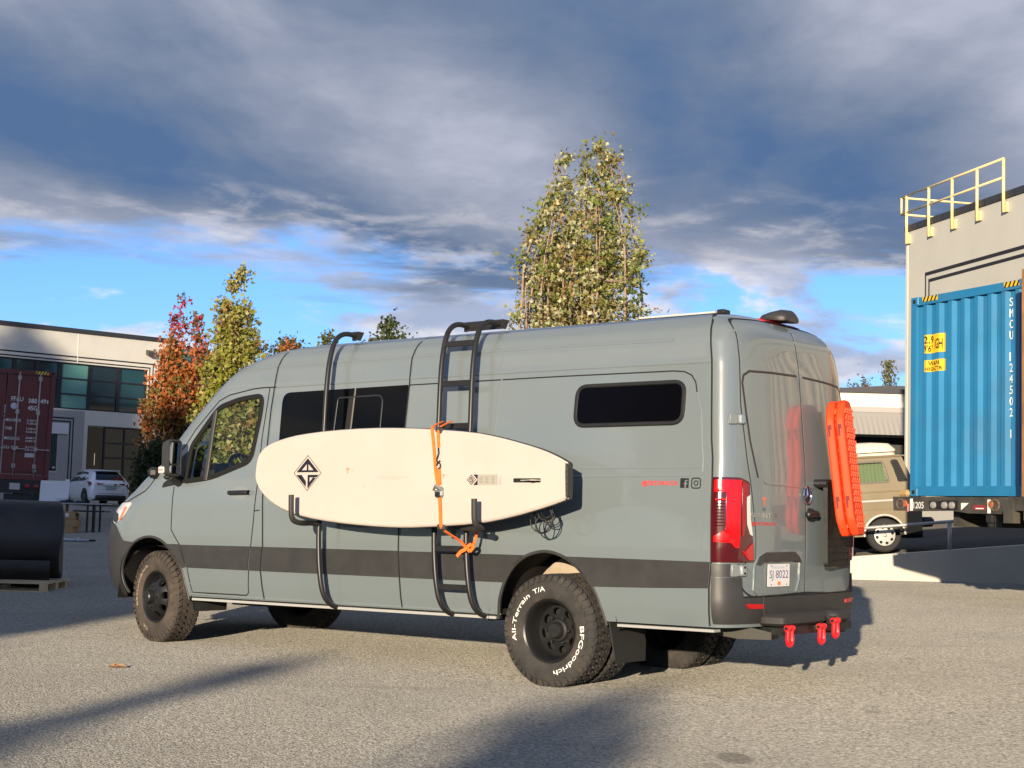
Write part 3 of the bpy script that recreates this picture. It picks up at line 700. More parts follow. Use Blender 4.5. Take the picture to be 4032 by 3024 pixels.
# star emblem, handle, model lettering, decals on the rear doors
sc_ = RP(1.01, 1.395, .014); sfr = frame(sc_, (0, -1, 0), RP(1.01, 1.5, .014) - RP(1.01, 1.3, .014))
b = MB(); b.lathe([(.062, 0), (.066, .007), (.061, .011), (.056, .006), (.055, 0)], 32, sfr); star = b.build('star_emblem', CHROME, van, True, 40)
b = MB(); b.lathe([(0.001, .001), (.058, .001)], 32, sfr); b.build('emblem_ground', BLK, star)
b = MB()
for k in range(3):
    a = pi / 2 + k * 2 * pi / 3; c = Vector((cos(a), sin(a), 0)); s_ = Vector((-sin(a), cos(a), 0))
    i = len(b.v); b.v += [sfr @ q for q in (c * .060 + Vector((0, 0, .003)), s_ * .011 + Vector((0, 0, .002)), -s_ * .011 + Vector((0, 0, .002)), Vector((0, 0, .012)))]
    b.f += [(i, i + 1, i + 3), (i, i + 3, i + 2)]
b.build('star', CHROME, star)
hf = frame(RP(1.06, 1.258, .008), (0, -1, 0), (0, 0, 1))
b = MB(); b.bevbox((-.085, -.028, 0), (.085, .028, .05), .018, hf); b.lathe([(.0, .03), (.04, .028), (.048, 0)], 20, hf); b.build('rear_door_handle', BLK, van, True, 40)
def rear_text(name, s, v0, v1, z0, z1, m, bold, off=.007):
    V, F = text_fit(s, v1 - v0, z1 - z0, bold); b = MB(); b.v = [RP(v0 + x, z0 + y, off) for x, y in V]; b.f = F; return b.build(name, m, rdl)
rear_text('model_lettering', 'SPRINTER', .235, .575, 1.228, 1.258, CHROME, .012)
rear_text('web_lettering', '@TECVAN.CA', .245, .555, 1.170, 1.198, RED, .02)
b = MB()
for q in (((.372, 1.350), (.422, 1.350), (.422, 1.366), (.372, 1.366)), ((.389, 1.305), (.405, 1.305), (.405, 1.35), (.389, 1.35))): b.quad(*[RP(a, c, .007) for a, c in q])
b.build('decal_emblem', mat('decal_orange', (.75, .16, .08), .45), rdl)
b = MB()
for q in (((.380, 1.275), (.415, 1.275), (.415, 1.295), (.380, 1.295)),): b.quad(*[RP(a, c, .007) for a, c in q])
b.build('decal_small_print', mat('decal_grey', (.10, .12, .13), .5), rdl)
# side decals
def side_text(name, s, ul, ur_, z0, z1, m, bold, off=.004):
    V, F = text_fit(s, abs(ur_ - ul), z1 - z0, bold); b = MB(); b.v = [SP(ul - x, z0 + y, off) for x, y in V]; b.f = F; return b.build(name, m, van)
side_text('web_lettering', '@TECVAN.CA', -.752, -1.040, 1.432, 1.472, RED, .022)
b = MB(); u0 = -1.060
V, F = cdt([(u0, 1.422), (u0 - .066, 1.422), (u0 - .066, 1.488), (u0, 1.488)], [[(u0 - .034, 1.422 + .001), (u0 - .046, 1.423), (u0 - .046, 1.446), (u0 - .056, 1.446), (u0 - .057, 1.456), (u0 - .046, 1.456), (u0 - .046, 1.462), (u0 - .049, 1.467), (u0 - .057, 1.467), (u0 - .057, 1.477), (u0 - .045, 1.477), (u0 - .036, 1.472), (u0 - .034, 1.464), (u0 - .034, 1.456), (u0 - .028, 1.456), (u0 - .028, 1.446), (u0 - .034, 1.446)]])
b.v = [SP(x, y, .004) for x, y in V]; b.f = F; b.build('square_f_decal', BLK, van)
b = MB(); cx, cz = -1.184, 1.454
sq = rpoly([(cx + .034, cz - .034), (cx + .034, cz + .034), (cx - .034, cz + .034), (cx - .034, cz - .034)], .018)
strip(b, sq, .008, .004, closed=True, step=.02); strip(b, [(cx + .015 * cos(a), cz + .015 * sin(a)) for a in [2 * pi * k / 16 for k in range(16)]], .007, .004, closed=True, step=.02)
strip(b, [(cx - .018, cz + .019), (cx - .022, cz + .019)], .005, .004); b.build('camera_icon_decal', BLK, van)

# --- rear step and recovery shackles
b = MB()
def step_ring(z, i): return [Vector((u, 1.01 - v, z)) for u, v in rpoly([(-1.38 - i * 0, .44 + i), (-1.50, .35 + i), (-1.66 + i, .37 + i), (-1.66 + i, 1.02 - i * .3), (-1.60 + i, 1.06), (-1.60 + i, 1.17), (-1.66 + i, 1.21 + i * .3), (-1.66 + i, 1.44 - i), (-1.50, 1.48 - i), (-1.38, 1.5 - i)], .03, 3)]
b.rings([step_ring(.495, .03), step_ring(.515, .0), step_ring(.555, .0), step_ring(.575, .03)], True, True); stp = b.build('rear_step', mat('step_rubber', (.035, .032, .03), .7), van, True, 40)
b = MB(); b.box((-1.60, -.55, .43), (-1.30, .55, .49)); b.box((-1.52, .45, .40), (-1.15, .62, .47)); b.box((-1.52, -.62, .40), (-1.15, -.45, .47)); b.build('hitch_bar', BLK, van)
b = MB(); b.prism([(-.85, .46), (-1.42, .49), (-1.60, .46), (-1.60, .41), (-1.35, .405)], .70, .712, Matrix(((1, 0, 0, 0), (0, 0, 1, 0), (0, 1, 0, 0), (0, 0, 0, 1)))); hp = b.build('hitch_side_plate', mat('plate_grey', (.075, .072, .06), .5), van)
b = MB()
for u in (-1.26, -1.42): b.lathe([(0, .014), (.018, .014), (.02, .0)], 8, frame((u, .713, .447), (1, 0, 0), (0, 0, 1)))
b.build('bolt', CHROME, hp)
def shackle(v, z, u=-1.65):
    b = MB(); c = Vector((u, 1.01 - v, z)); rr = .032
    pts = [c + Vector((0, -rr * .9, .05)), c + Vector((-.0, -rr, .02))] + [c + Vector((0, rr * 1.15 * cos(a), -.02 + rr * 1.3 * sin(a))) for a in [pi + pi * k / 10 for k in range(11)]] + [c + Vector((0, rr, .02)), c + Vector((0, rr * .9, .05))]
    b.tube(pts, .0145, 8); 
    for s_ in (-1, 1): b.lathe([(.0, -.016), (.022, -.016), (.022, .016), (0, .016)], 12, frame(c + Vector((0, s_ * rr * .9, .055)), (1, 0, 0), (0, 0, 1)))
    o = b.build('shackle', SHACK, van, True, 40)
    b = MB(); b.tube([c + Vector((0, -.062, .055)), c + Vector((0, .062, .055))], .011, 8); b.build('shackle_pin', BLK, o, True, 40)
    b = MB(); b.box((u + .0, 1.01 - v - .014, z + .03), (u + .12, 1.01 - v + .014, z + .085)); b.build('shackle_tab', BLK, o)
shackle(.475, .428); shackle(.962, .420); shackle(1.188, .452)

# --- perforated rear panel that carries the traction boards
Wd = Vector(((Vector((sin(radians(28)), cos(radians(28)), 0))).dot(vL), (Vector((sin(radians(28)), cos(radians(28)), 0))).dot(-vV), 0)).normalized()
tilt = radians(6.0)
upv = Vector((sin(tilt), 0, cos(tilt)))
pp0 = Vector((-1.595, 1.01 - 1.178, .885)); Wb = Vector(((Vector((sin(radians(25.5)), cos(radians(25.5)), 0))).dot(vL), (Vector((sin(radians(25.5)), cos(radians(25.5)), 0))).dot(-vV), 0)).normalized(); PFb = frame(Vector((-1.62, 1.01 - 1.12, .89)), Wb, upv); PFm = frame(pp0, Wd, (0, 0, 1))       # local x along the panel, y up, z outward (rear)
if PFm.to_3x3().col[2].x > 0: flipz = -1
else: flipz = 1
b = MB()
holes = []
for r_ in range(12):
    for c_ in range(6): holes.append([(.045 + c_ * .095 + .014 * cos(a), .045 + r_ * .052 + .009 * sin(a)) for a in [pi / 3 * k for k in range(6)]])
V, F = cdt(rpoly([(0, 0), (.58, .0), (.58, .63), (.0, .63)], .03, 3), holes)
n = len(V); b.v = [PFm @ Vector((x, y, 0)) for x, y in V] + [PFm @ Vector((x, y, -.004 * flipz)) for x, y in V]
b.f = list(F) + [tuple(n + i for i in reversed(f)) for f in F]
o_ = rpoly([(0, 0), (.58, .0), (.58, .63), (.0, .63)], .03, 3); i = len(b.v); m_ = len(o_)
b.v += [PFm @ Vector((x, y, .001)) for x, y in o_] + [PFm @ Vector((x, y, -.03 * flipz)) for x, y in o_]
b.f += [(i + j, i + (j + 1) % m_, i + m_ + (j + 1) % m_, i + m_ + j) for j in range(m_)]
b.build('perforated_panel', TUBE, van, False)
b = MB(); b.tube([PFm @ Vector((.0, .60, 0)), PFm @ Vector((.0, .60, -.10 * flipz))], .03, 10); b.build('panel_standoff', TUBE, van, True, 40)
b = MB(); b.box((.16, .60, -.02), (.30, 1.15, -.005), PFm); b.build('panel_upright', TUBE, van)

# --- side rack: front pole and ladder
RDU = [(.46, -.10), (.5, -.085), (.588, -.06), (.93, -.02), (1.1, -.015), (1.9, 0), (2.45, .04), (2.6, .055), (2.74, .06)]
def rail(u_top, u_bot=0, r=.021):
    # bent tube that stands off the body from the roof edge to the sill
    p = []
    prof = [(2.705, .36), (2.718, .27), (2.71, .18), (2.66, .10), (2.58, .058), (2.45, .01), (2.24, -.03), (1.9, -.065), (1.5, -.10), (1.1, -.118), (.9, -.120), (.72, -.120), (.60, -.105), (.53, -.075), (.485, -.02), (.468, .06), (.465, .16)]
    for z, v in prof:
        p.append(Vector((u_top + lerp(z, RDU), 1.01 - v, z)))
    q = []
    for a, c in zip(p, p[1:]):
        for k in range(3): q.append(a.lerp(c, k / 3))
    q.append(p[-1])
    for _ in range(3): q = [q[0]] + [(q[i - 1] + q[i] * 2 + q[i + 1]) / 4 for i in range(1, len(q) - 1)] + [q[-1]]
    return q
def rail_at(path, z):
    best = min(path[6:-8], key=lambda q: abs(q.z - z)); return best
rk = MB(); fpole = rail(2.233); rk.tube(fpole, .021, 12); fp_ = rk.build('rack_pole', TUBE, van, True, 40)
b = MB(); 
def angle_bracket(u0, u1, v=.345, z=2.70):
    bb = MB(); bb.box((u0, 1.01 - v, z - .03), (u1, 1.01 - v + .006, z + .045)); bb.box((u0, 1.01 - v - .07, z + .039), (u1, 1.01 - v, z + .045))
    for u in (u0, u1 - .006): bb.prism([(1.01 - v, z - .03), (1.01 - v, z + .042), (1.01 - v - .07, z + .042), (1.01 - v - .03, z - .03)], u, u + .006, Matrix(((0, 0, 1, 0), (1, 0, 0, 0), (0, 1, 0, 0), (0, 0, 0, 1))))
    return bb
angle_bracket(2.265, 2.33).build('roof_bracket', TUBE, fp_)
b = MB(); b.box((2.08, .80, .455), (2.18, .87, .49)); b.build('sill_bracket', MATS['sill_alloy'], fp_)
ladder = bpy.data.objects.new('side_ladder', None); COL.objects.link(ladder); ladder.parent = van
rails = []
for ut in (1.027, .717):
    rb_ = MB(); pth = rail(ut); rails.append(pth); rb_.tube(pth, .021, 12); rb_.build('ladder_rail', TUBE, ladder, True, 40)
for z in (2.518, 2.208, 1.902, 1.26, .967, .667):
    a, c = rail_at(rails[0], z), rail_at(rails[1], z)
    b = MB(); d = (c - a); fr = frame(a, d, (0, 0, 1)); L_ = d.length
    b.bevbox((0.0, -.022, -.012), (L_, .022, .012), .004, fr); b.build('ladder_rung', TUBE, ladder, True, 40)
angle_bracket(.735, 1.125).build('roof_bracket', TUBE, ladder)
b = MB(); b.box((.60, .80, .452), (.70, .87, .49)); b.box((.88, .80, .452), (.97, .87, .49)); b.build('sill_bracket', MATS['sill_alloy'], ladder)
# carrying hooks
def hook(u, zb, zt, parent, u_r, rail_):
    bb = MB(); q0 = rail_at(rail_, zb)
    pts = [q0, Vector((q0.x, 1.01 + .2, zb)), Vector((u, 1.01 + .36, zb - .005)), Vector((u, 1.01 + .445, zb + .01)), Vector((u, 1.01 + .478, zb + .05)), Vector((u, 1.01 + .482, zt))]
    pp = []
    for a, c in zip(pts, pts[1:]):
        for k in range(4): pp.append(a.lerp(c, k / 4))
    pp.append(pts[-1])
    for _ in range(2): pp = [pp[0]] + [(pp[i - 1] + pp[i] * 2 + pp[i + 1]) / 4 for i in range(1, len(pp) - 1)] + [pp[-1]]
    bb.tube(pp, .022, 10); return bb.build('carrying_hook', mat('hook_foam', (.03, .028, .026), .6), parent, True, 40)
hook(2.17, 1.145, 1.362, fp_, 2.2, fpole); hook(.34, 1.125, 1.335, ladder, .7, rails[1])
# mud flaps
b = MB()
for u0, u1, zt, zb in ((-.41, -.52, .76, .20), (3.93, 3.86, .62, .36)):
    b.v += []; i = len(b.v)
    for du in (0, -.012): b.v += [Vector((u0 + du, .965, zt)), Vector((u1 + du, .975, zb + .03)), Vector((u1 + du - .005, .955, zb)), Vector((u1 + du - .01, .60, zb)), Vector((u1 + du, .58, zb + .15)), Vector((u0 + du, .58, zt))]
    b.f += [tuple(i + j for j in range(6)), tuple(i + 6 + j for j in reversed(range(6)))] + [(i + j, i + (j + 1) % 6, i + 6 + (j + 1) % 6, i + 6 + j) for j in range(6)]
    b.build('mud_flap', mat('mudflap', (.022, .022, .021), .55), van); b = MB()
# wheel wells and underbody
WELL = mat('wheel_well_black', (.006, .006, .006), .9)
def well(u, r, y0, y1, side):
    b = MB(); prof = []
    n = 20; rs = []
    for y in (y0, y1): rs.append([Vector((u + r * cos(a), y * side, max(.44, .42 + r * sin(a)))) for a in [pi * k / n for k in range(n + 1)]])
    b.rings(rs, False, False, None, False); b.f.append(tuple(n + 1 + j for j in range(n + 1))); return b.build('wheel_well', WELL, van, True, 40)
for s_ in (1, -1): well(4.36, .50, .99, .45, s_); well(.02, .57, .99, .35, s_)
TAN = mat('wheel_house_sealer', (.40, .32, .23), .6, 0, 0, .12, 5, dirt=.3)
b = MB(); rs = []
for y in (.42, .60):
    rs.append([Vector((-.02 + .545 * cos(a), y, .41 + .545 * sin(a))) for a in [radians(15) + radians(150) * k / 18 for k in range(19)]])
rs.append([Vector((-.02 + .40 * cos(a), .60, .41 + .36 * sin(a))) for a in [radians(15) + radians(150) * k / 18 for k in range(19)]])
b.rings(rs, False, False, None, False); b.build('wheel_house_liner', TAN, van, True, 40)
UND = mat('underbody_black', (.012, .012, .011), .85)
b = MB(); b.box((-1.35, -.9, .49), (-.52, .9, .53)); b.box((.50, -.93, .49), (3.88, .93, .53)); b.box((4.82, -.75, .5), (5.15, .75, .54)); b.box((-.52, -.48, .6), (.5, .48, .64)); b.box((3.88, -.5, .6), (4.82, .5, .64)); b.build('floor_pan', UND, van)
b = MB()
for y in (-.45, .37): b.box((-1.3, y, .43), (4.8, y + .08, .50))
b.bevbox((2.9, .15, .42), (3.7, .72, .49), .03); b.bevbox((1.0, -.8, .41), (2.4, -.5, .48), .03); b.bevbox((1.9, -.1, .42), (2.7, .3, .5), .03); b.tube([(-1.2, -.3, .45), (1.2, -.25, .45), (3.2, -.1, .45)], .035, 8)
b.build('chassis_frame', UND, van)
b = MB(); b.tube([(0, -.8, .41), (0, .8, .41)], .06, 10); b.lathe([(.05, -.14), (.15, -.06), (.15, .06), (.05, .14)], 16, frame((0, 0, .41), (0, 0, 1), (1, 0, 0))); b.tube([(4.325, -.75, .46), (4.325, .75, .46)], .05, 10); b.build('axle', UND, van, True, 40)
b = MB(); b.tube([(4.30, .62, .50), (4.28, .66, .96)], .06, 10); b.box((4.15, .60, .62), (4.5, .72, .86)); b.build('suspension_strut', mat('strut_olive', (.035, .035, .028), .6), van, True, 40)
b = MB(); b.bevbox((4.06, .80, .80), (4.11, .93, .90), .02); b.build('suspension_reservoir', mat('reservoir_alloy', (.72, .66, .58), .35, .3), van, True, 40)
b = MB()
for k in range(4): b.tube([(4.62 + .04 * k, .78, .46), (4.66 + .035 * k, .80, .82)], .014, 6)
b.build('liner_rib', mat('liner_grey', (.07, .07, .065), .6), van, True, 40)

# --- wheels
TR, TWD = .407, .242
def tyre(M, parent, m, dusty=False):
    r_ = TR - .016; w = TWD / 2
    b = MB(); prof = [(.222, -w * .80), (.235, -w * .92), (.26, -w * 1.0), (.30, -w * 1.04), (.345, -w * 1.0), (.375, -w * .93), (r_ - .004, -w * .84), (r_, -w * .70), (r_ + .002, 0), (r_, w * .70), (r_ - .004, w * .84), (.375, w * .93), (.345, w * 1.0), (.30, w * 1.04), (.26, w * 1.0), (.235, w * .92), (.222, w * .80)]
    b.lathe(prof, 72, M); t = b.build('tyre', m, parent, True, 50)
    tb = MB(); rg = random.Random(3)
    def blk(a0, a1, y0, y1, skew, h0, h1, y0b=None, y1b=None):
        p = []
        for rr, sh in ((h0, 0), (h1, .08)):
            for a, y in ((a0, y0), (a1, y0), (a1 + skew, y1), (a0 + skew, y1)):
                am = (a0 + a1 + skew) / 2; ym = (y0 + y1) / 2
                aa = a + (am - a) * sh; yy = y + (ym - y) * sh
                p.append(M @ Vector((rr * cos(aa), rr * sin(aa), yy)))
        i = len(tb.v); tb.v += p
        tb.f += [(i + 4, i + 5, i + 6, i + 7), (i, i + 1, i + 5, i + 4), (i + 1, i + 2, i + 6, i + 5), (i + 2, i + 3, i + 7, i + 6), (i + 3, i, i + 4, i + 7)]
    n = 44; da = 2 * pi / n
    for k in range(n):
        a = k * da
        for s_, ph in ((-1, 0), (1, .5)):
            aa = a + ph * da
            blk(aa + .03 * da, aa + .80 * da, s_ * w * .16, s_ * w * .50, s_ * .35 * da, r_ - .002, TR)
            blk(aa + .45 * da, aa + 1.18 * da, s_ * w * .55, s_ * w * .80, s_ * -.25 * da, r_ - .002, TR - .001)
            # shoulder lug that wraps down the sidewall
            i = len(tb.v); q = []
            for rr, y, ins in ((TR - .002, w * .83, 0), (TR - .012, w * .97, .02), (.355, w * 1.06, .05), (.352, w * .98, .05)):
                wa = .78 if k % 2 else .62
                for f_ in (ins, wa - ins): q.append(M @ Vector((rr * cos(aa + f_ * da), rr * sin(aa + f_ * da), s_ * y)))
            q += [M @ Vector(((r_ - .01) * cos(aa), (r_ - .01) * sin(aa), s_ * w * .82)), M @ Vector(((r_ - .01) * cos(aa + .7 * da), (r_ - .01) * sin(aa + .7 * da), s_ * w * .82))]
            tb.v += q; tb.f += [(i, i + 1, i + 3, i + 2), (i + 2, i + 3, i + 5, i + 4), (i + 8, i + 9, i + 1, i), (i + 4, i + 5, i + 7, i + 6), (i, i + 2, i + 4), (i + 1, i + 5, i + 3)]
        blk(a, a + .62 * da, -w * .13, w * .13, .3 * da, r_ - .002, TR)
    tb.build('tread', m, t, False, kind='stuff')
    # ribs on the sidewall
    sb = MB()
    for k in range(36):
        a = 2 * pi * k / 36; sb.tube([M @ Vector((.335 * cos(a), .335 * sin(a), w * 1.035)), M @ Vector((.350 * cos(a + .09), .350 * sin(a + .09), w * 1.02))], .003, 4)
    sb.build('sidewall_rib', m, t, False, kind='stuff')
    return t
def tyre_text(M, parent, s, a_start, a_end, r0, r1, m, flip=False):
    # letters on a circle; a_start..a_end in degrees, clockwise when read on the outer face
    V, F = text_fit(s, 1.0, 1.0, .008); b = MB(); y = TWD / 2 * 1.046 + .0015
    for x, h_ in V:
        a = radians(a_start + (a_end - a_start) * x); rr = r0 + (r1 - r0) * h_
        b.v.append(M @ Vector((rr * cos(a), rr * sin(a), y)))
    b.f = F; return b.build('tyre_lettering', m, parent)
def rim_dish(M, parent, depth):
    b = MB(); w = TWD / 2 * .86
    b.lathe([(.214, w + .004), (.226, w + .012), (.230, w + .004), (.218, -w)], 56, M)
    b.lathe([(.214, w + .004), (.205, w - .012), (.196, w - .03), (.190, w - depth), (.182, w - depth - .012)], 56, M)
    o = b.build('rim', RIM, parent, True, 50)
    d = MB(); hl_ = []
    for k in range(8):
        a = 2 * pi * k / 8 + .2; c = Vector((cos(a), sin(a))) * .138; t = Vector((-sin(a), cos(a)))
        hl_.append([tuple(c + t * .036 * cos(q) + c.normalized() * .026 * sin(q)) for q in [2 * pi * j / 14 for j in range(14)]])
    V, F = cdt([(.184 * cos(q), .184 * sin(q)) for q in [2 * pi * j / 48 for j in range(48)]], hl_, .03)
    zf = lambda x, y: w - depth - .012 + .018 * (1 - min(1, sqrt(x * x + y * y) / .184)) 
    n = len(V); d.v = [M @ Vector((x, y, zf(x, y))) for x, y in V] + [M @ Vector((x, y, zf(x, y) - .02)) for x, y in V]; d.f = list(F) + [tuple(n + i for i in reversed(f)) for f in F]
    for hh in hl_:
        i = len(d.v); m_ = len(hh); d.v += [M @ Vector((x, y, zf(x, y))) for x, y in hh] + [M @ Vector((x, y, zf(x, y) - .02)) for x, y in hh]
        d.f += [(i + j, i + (j + 1) % m_, i + m_ + (j + 1) % m_, i + m_ + j) for j in range(m_)]
    d.build('wheel_disc', RIM, o, True, 40)
    d = MB(); zc = w - depth
    d.lathe([(.085, zc - .0), (.080, zc + .020), (.062, zc + .026), (.055, zc + .06), (.048, zc + .068), (0.001, zc + .068)], 32, M)
    for k in range(6):
        a = 2 * pi * k / 6; d.lathe([(.012, zc), (.012, zc + .03), (0.001, zc + .033)], 6, M @ Matrix.Translation((.098 * cos(a), .098 * sin(a), 0)))
    d.build('hub_cap', mat('hub_black', (.022, .022, .022), .4, .2), o, True, 40)
    back = MB(); back.lathe([(0.001, w - depth - .08), (.20, w - depth - .08)], 32, M); back.build('brake_backing', SEAM, o)
    flat_text('hub_lettering', 'AGILE', .07, .016, M @ Matrix.Translation((-.035, -.008, zc + .0695)), mat('hub_print', (.006, .006, .006), .6), o, .02)
    return o
def rim_front(M, parent):
    # convex front wheel: disc stands proud of the bead with a row of windows
    w = TWD / 2 * .86; b = MB()
    b.lathe([(.214, w + .004), (.226, w + .012), (.230, w + .004), (.218, -w)], 56, M)
    b.lathe([(.214, w + .004), (.203, w - .02), (.192, w - .05), (.186, w - .05)], 56, M); o = b.build('rim', RIM, parent, True, 50)
    d = MB(); hl_ = []
    for k in range(8):
        a = 2 * pi * k / 8 + .12; c = Vector((cos(a), sin(a))) * .150; t = Vector((-sin(a), cos(a)))
        hl_.append([tuple(c + t * .034 * cos(q) + c.normalized() * .028 * sin(q)) for q in [2 * pi * j / 14 for j in range(14)]])
    V, F = cdt([(.188 * cos(q), .188 * sin(q)) for q in [2 * pi * j / 48 for j in range(48)]], hl_, .022)
    zf = lambda x, y: w - .05 + .075 * (1 - min(1, max(0, (sqrt(x * x + y * y) - .10) / .088)) ** 1.6)
    n = len(V); d.v = [M @ Vector((x, y, zf(x, y))) for x, y in V] + [M @ Vector((x, y, zf(x, y) - .025)) for x, y in V]; d.f = list(F) + [tuple(n + i for i in reversed(f)) for f in F]
    for hh in hl_:
        i = len(d.v); m_ = len(hh); d.v += [M @ Vector((x, y, zf(x, y))) for x, y in hh] + [M @ Vector((x, y, zf(x, y) - .025)) for x, y in hh]
        d.f += [(i + j, i + (j + 1) % m_, i + m_ + (j + 1) % m_, i + m_ + j) for j in range(m_)]
    d.build('wheel_disc', RIM, o, True, 40)
    d = MB(); zc = w + .02
    d.lathe([(.105, zc - .0), (.10, zc + .014), (.078, zc + .020), (.060, zc + .02), (.056, zc + .07), (.046, zc + .08), (0.001, zc + .08)], 32, M)
    for k in range(8):
        a = 2 * pi * k / 8; d.lathe([(.012, zc), (.012, zc + .034), (0.001, zc + .036)], 6, M @ Matrix.Translation((.085 * cos(a), .085 * sin(a), 0)))
    d.build('hub_cap', MATS['hub_black'], o, True, 40)
    back = MB(); back.lathe([(0.001, w - .12), (.20, w - .12)], 32, M); back.build('brake_backing', SEAM, o)
    return o
def wheel_frame(u, y, z, out, steer=0.0):
    # local z = outward axis, local x = forward-ish, y up
    ax = Vector((sin(steer) * out, cos(steer) * out, 0)); upz = Vector((0, 0, 1)); x = upz.cross(ax).normalized()
    return Matrix(((x.x, upz.x, ax.x, u), (x.y, upz.y, ax.y, y), (x.z, upz.z, ax.z, z), (0, 0, 0, 1)))
ZC = TR - .006; ZF = ZC + .068
def wheel(u, y, z, out, rimf, m, steer=0.0):
    w_ = bpy.data.objects.new('wheel', None); COL.objects.link(w_); w_.parent = van
    M = wheel_frame(u, y, z, out, steer); t = tyre(M, w_, m)
    if rimf: rimf(M, w_)
    return w_, M, t
wr, MR, _ = wheel(0, .925, ZC, 1, lambda M, p: rim_dish(M, p, .12), RUB)
tyre_text(MR, wr, 'All-Terrain', 197, 124, .283, .318, WHITE)
tyre_text(MR, wr, 'T/A', 116, 95, .283, .318, WHITE)
tyre_text(MR, wr, 'BFGoodrich', 9, -79, .283, .318, WHITE)
wi, MI, _ = wheel(0, .625, ZC, 1, None, RUB)
STEER = radians(11)
wf, MF, _ = wheel(4.325, .875, ZF, 1, rim_front, RUBF, STEER)
tyre_text(MF, wf, 'BFGoodrich', 197, 115, .285, .312, mat('dusty_lettering', (.42, .33, .24), .7))
tyre_text(MF, wf, 'T/A', 255, 237, .285, .312, MATS['dusty_lettering'])
wheel(0, -.925, ZC, -1, lambda M, p: rim_dish(M, p, .12), RUB); wheel(0, -.625, ZC, -1, None, RUB); wheel(4.325, -.875, ZF, -1, rim_front, RUBF, -STEER)

# ------------------------------------------------------------------ things carried by the van
def vthing(name, label, cat, group=None):
    o = thing(name, label, cat, group=group); o.matrix_world = VM.copy(); return o
BV = .36          # the board's outer face stands this far off the body side
by = 1.01 + BV
brd = vthing('paddle_board', 'cream stand-up paddle board strapped flat against the side of the grey van', 'paddle board')
topc = [(2.718, 1.518), (2.712, 1.60), (2.691, 1.68), (2.64, 1.735), (2.555, 1.778), (2.40, 1.815), (2.227, 1.842), (1.903, 1.866), (1.484, 1.876), (1.15, 1.868), (.877, 1.853), (.456, 1.819), (.233, 1.780), (.015, 1.729), (-.166, 1.680), (-.297, 1.630), (-.378, 1.590)]
botc = [(-.385, 1.336), (-.212, 1.282), (.106, 1.205), (.402, 1.156), (.956, 1.122), (1.21, 1.118), (1.50, 1.128), (1.827, 1.149), (2.151, 1.186), (2.375, 1.238), (2.50, 1.288), (2.587, 1.34), (2.65, 1.39), (2.69, 1.44), (2.712, 1.485)]
outline = topc + botc
def chaikin(pts, sharp):
    out = []; n = len(pts)
    for i in range(n):
        a = Vector(pts[i]); c = Vector(pts[(i + 1) % n])
        out.append(tuple(a.lerp(c, .25)) if i not in sharp else tuple(a)); out.append(tuple(a.lerp(c, .75)) if (i + 1) % n not in sharp else tuple(c))
    return out
ol = densify(chaikin(outline, {len(topc) - 1, len(topc)}), .03)
cx = 1.15; cz = 1.49
def inset(pts, d):
    out = []; n = len(pts)
    for i in range(n):
        a = Vector(pts[i - 1]); c = Vector(pts[(i + 1) % n]); t = (c - a).normalized(); nn = Vector((-t.y, t.x))
        q = Vector(pts[i]); w = (Vector((cx, cz)) - q)
        if nn.dot(w) < 0: nn = -nn
        out.append(tuple(q + nn * d))
    return out
b = MB(); rs = []
for dy, i_ in ((0, .016), (-.003, .008), (-.008, .003), (-.012, .001)): rs.append([Vector((u, by + dy, z)) for u, z in inset(ol, i_)])
b.rings(rs); V, F = cdt(inset(ol, .016), step=.12); b2 = MB()
n = len(b.v); b.v += [Vector((u, by + .004 * (1 - ((z - cz) / .38) ** 2), z)) for u, z in V]; b.f += [tuple(n + i for i in f) for f in F]
o = b.build('bottom_skin', BOARD, brd, True, 50)
b = MB(); rs = []
for dy, i_ in ((-.012, .001), (-.022, -.004), (-.040, -.004), (-.062, .004), (-.082, .018), (-.092, .05)): rs.append([Vector((u, by + dy, z)) for u, z in inset(ol, i_)])
b.rings(rs, False, True); b.build('deck_rail', mat('board_deck_dark', (.03, .029, .028), .55), brd, True, 50)
b = MB(); b.prism([(-.366, 1.588), (-.376, 1.58), (-.386, 1.54), (-.388, 1.36), (-.378, 1.33), (-.366, 1.335)], by - .06, by + .003, Matrix(((1, 0, 0, 0), (0, 0, 1, 0), (0, 1, 0, 0), (0, 0, 0, 1)))); tb_ = b.build('tail_bumper', mat('tail_foam', (.03, .03, .028), .6), brd)
b = MB()
for k in range(5): b.box((-.373, by + .0025, 1.36 + k * .042), (-.376, by + .006, 1.39 + k * .042)); b.box((-.381, by + .0025, 1.365 + k * .042), (-.383, by + .006, 1.392 + k * .042))
b.build('tail_bumper_groove', mat('tail_print', (.10, .085, .06), .6), tb_)
def BP_(u, z, o=.0055): return Vector((u, by + o, z))
def bflat(name, polys, m, o=.0058, parent=None):
    b = MB()
    for pl in polys:
        V, F = cdt(pl[0], pl[1:]); i = len(b.v); b.v += [BP_(x, y, o) for x, y in V]; b.f += [tuple(i + k for k in f) for f in F]
    return b.build(name, m, parent or brd)
INK = mat('board_ink', (.012, .010, .018), .5)
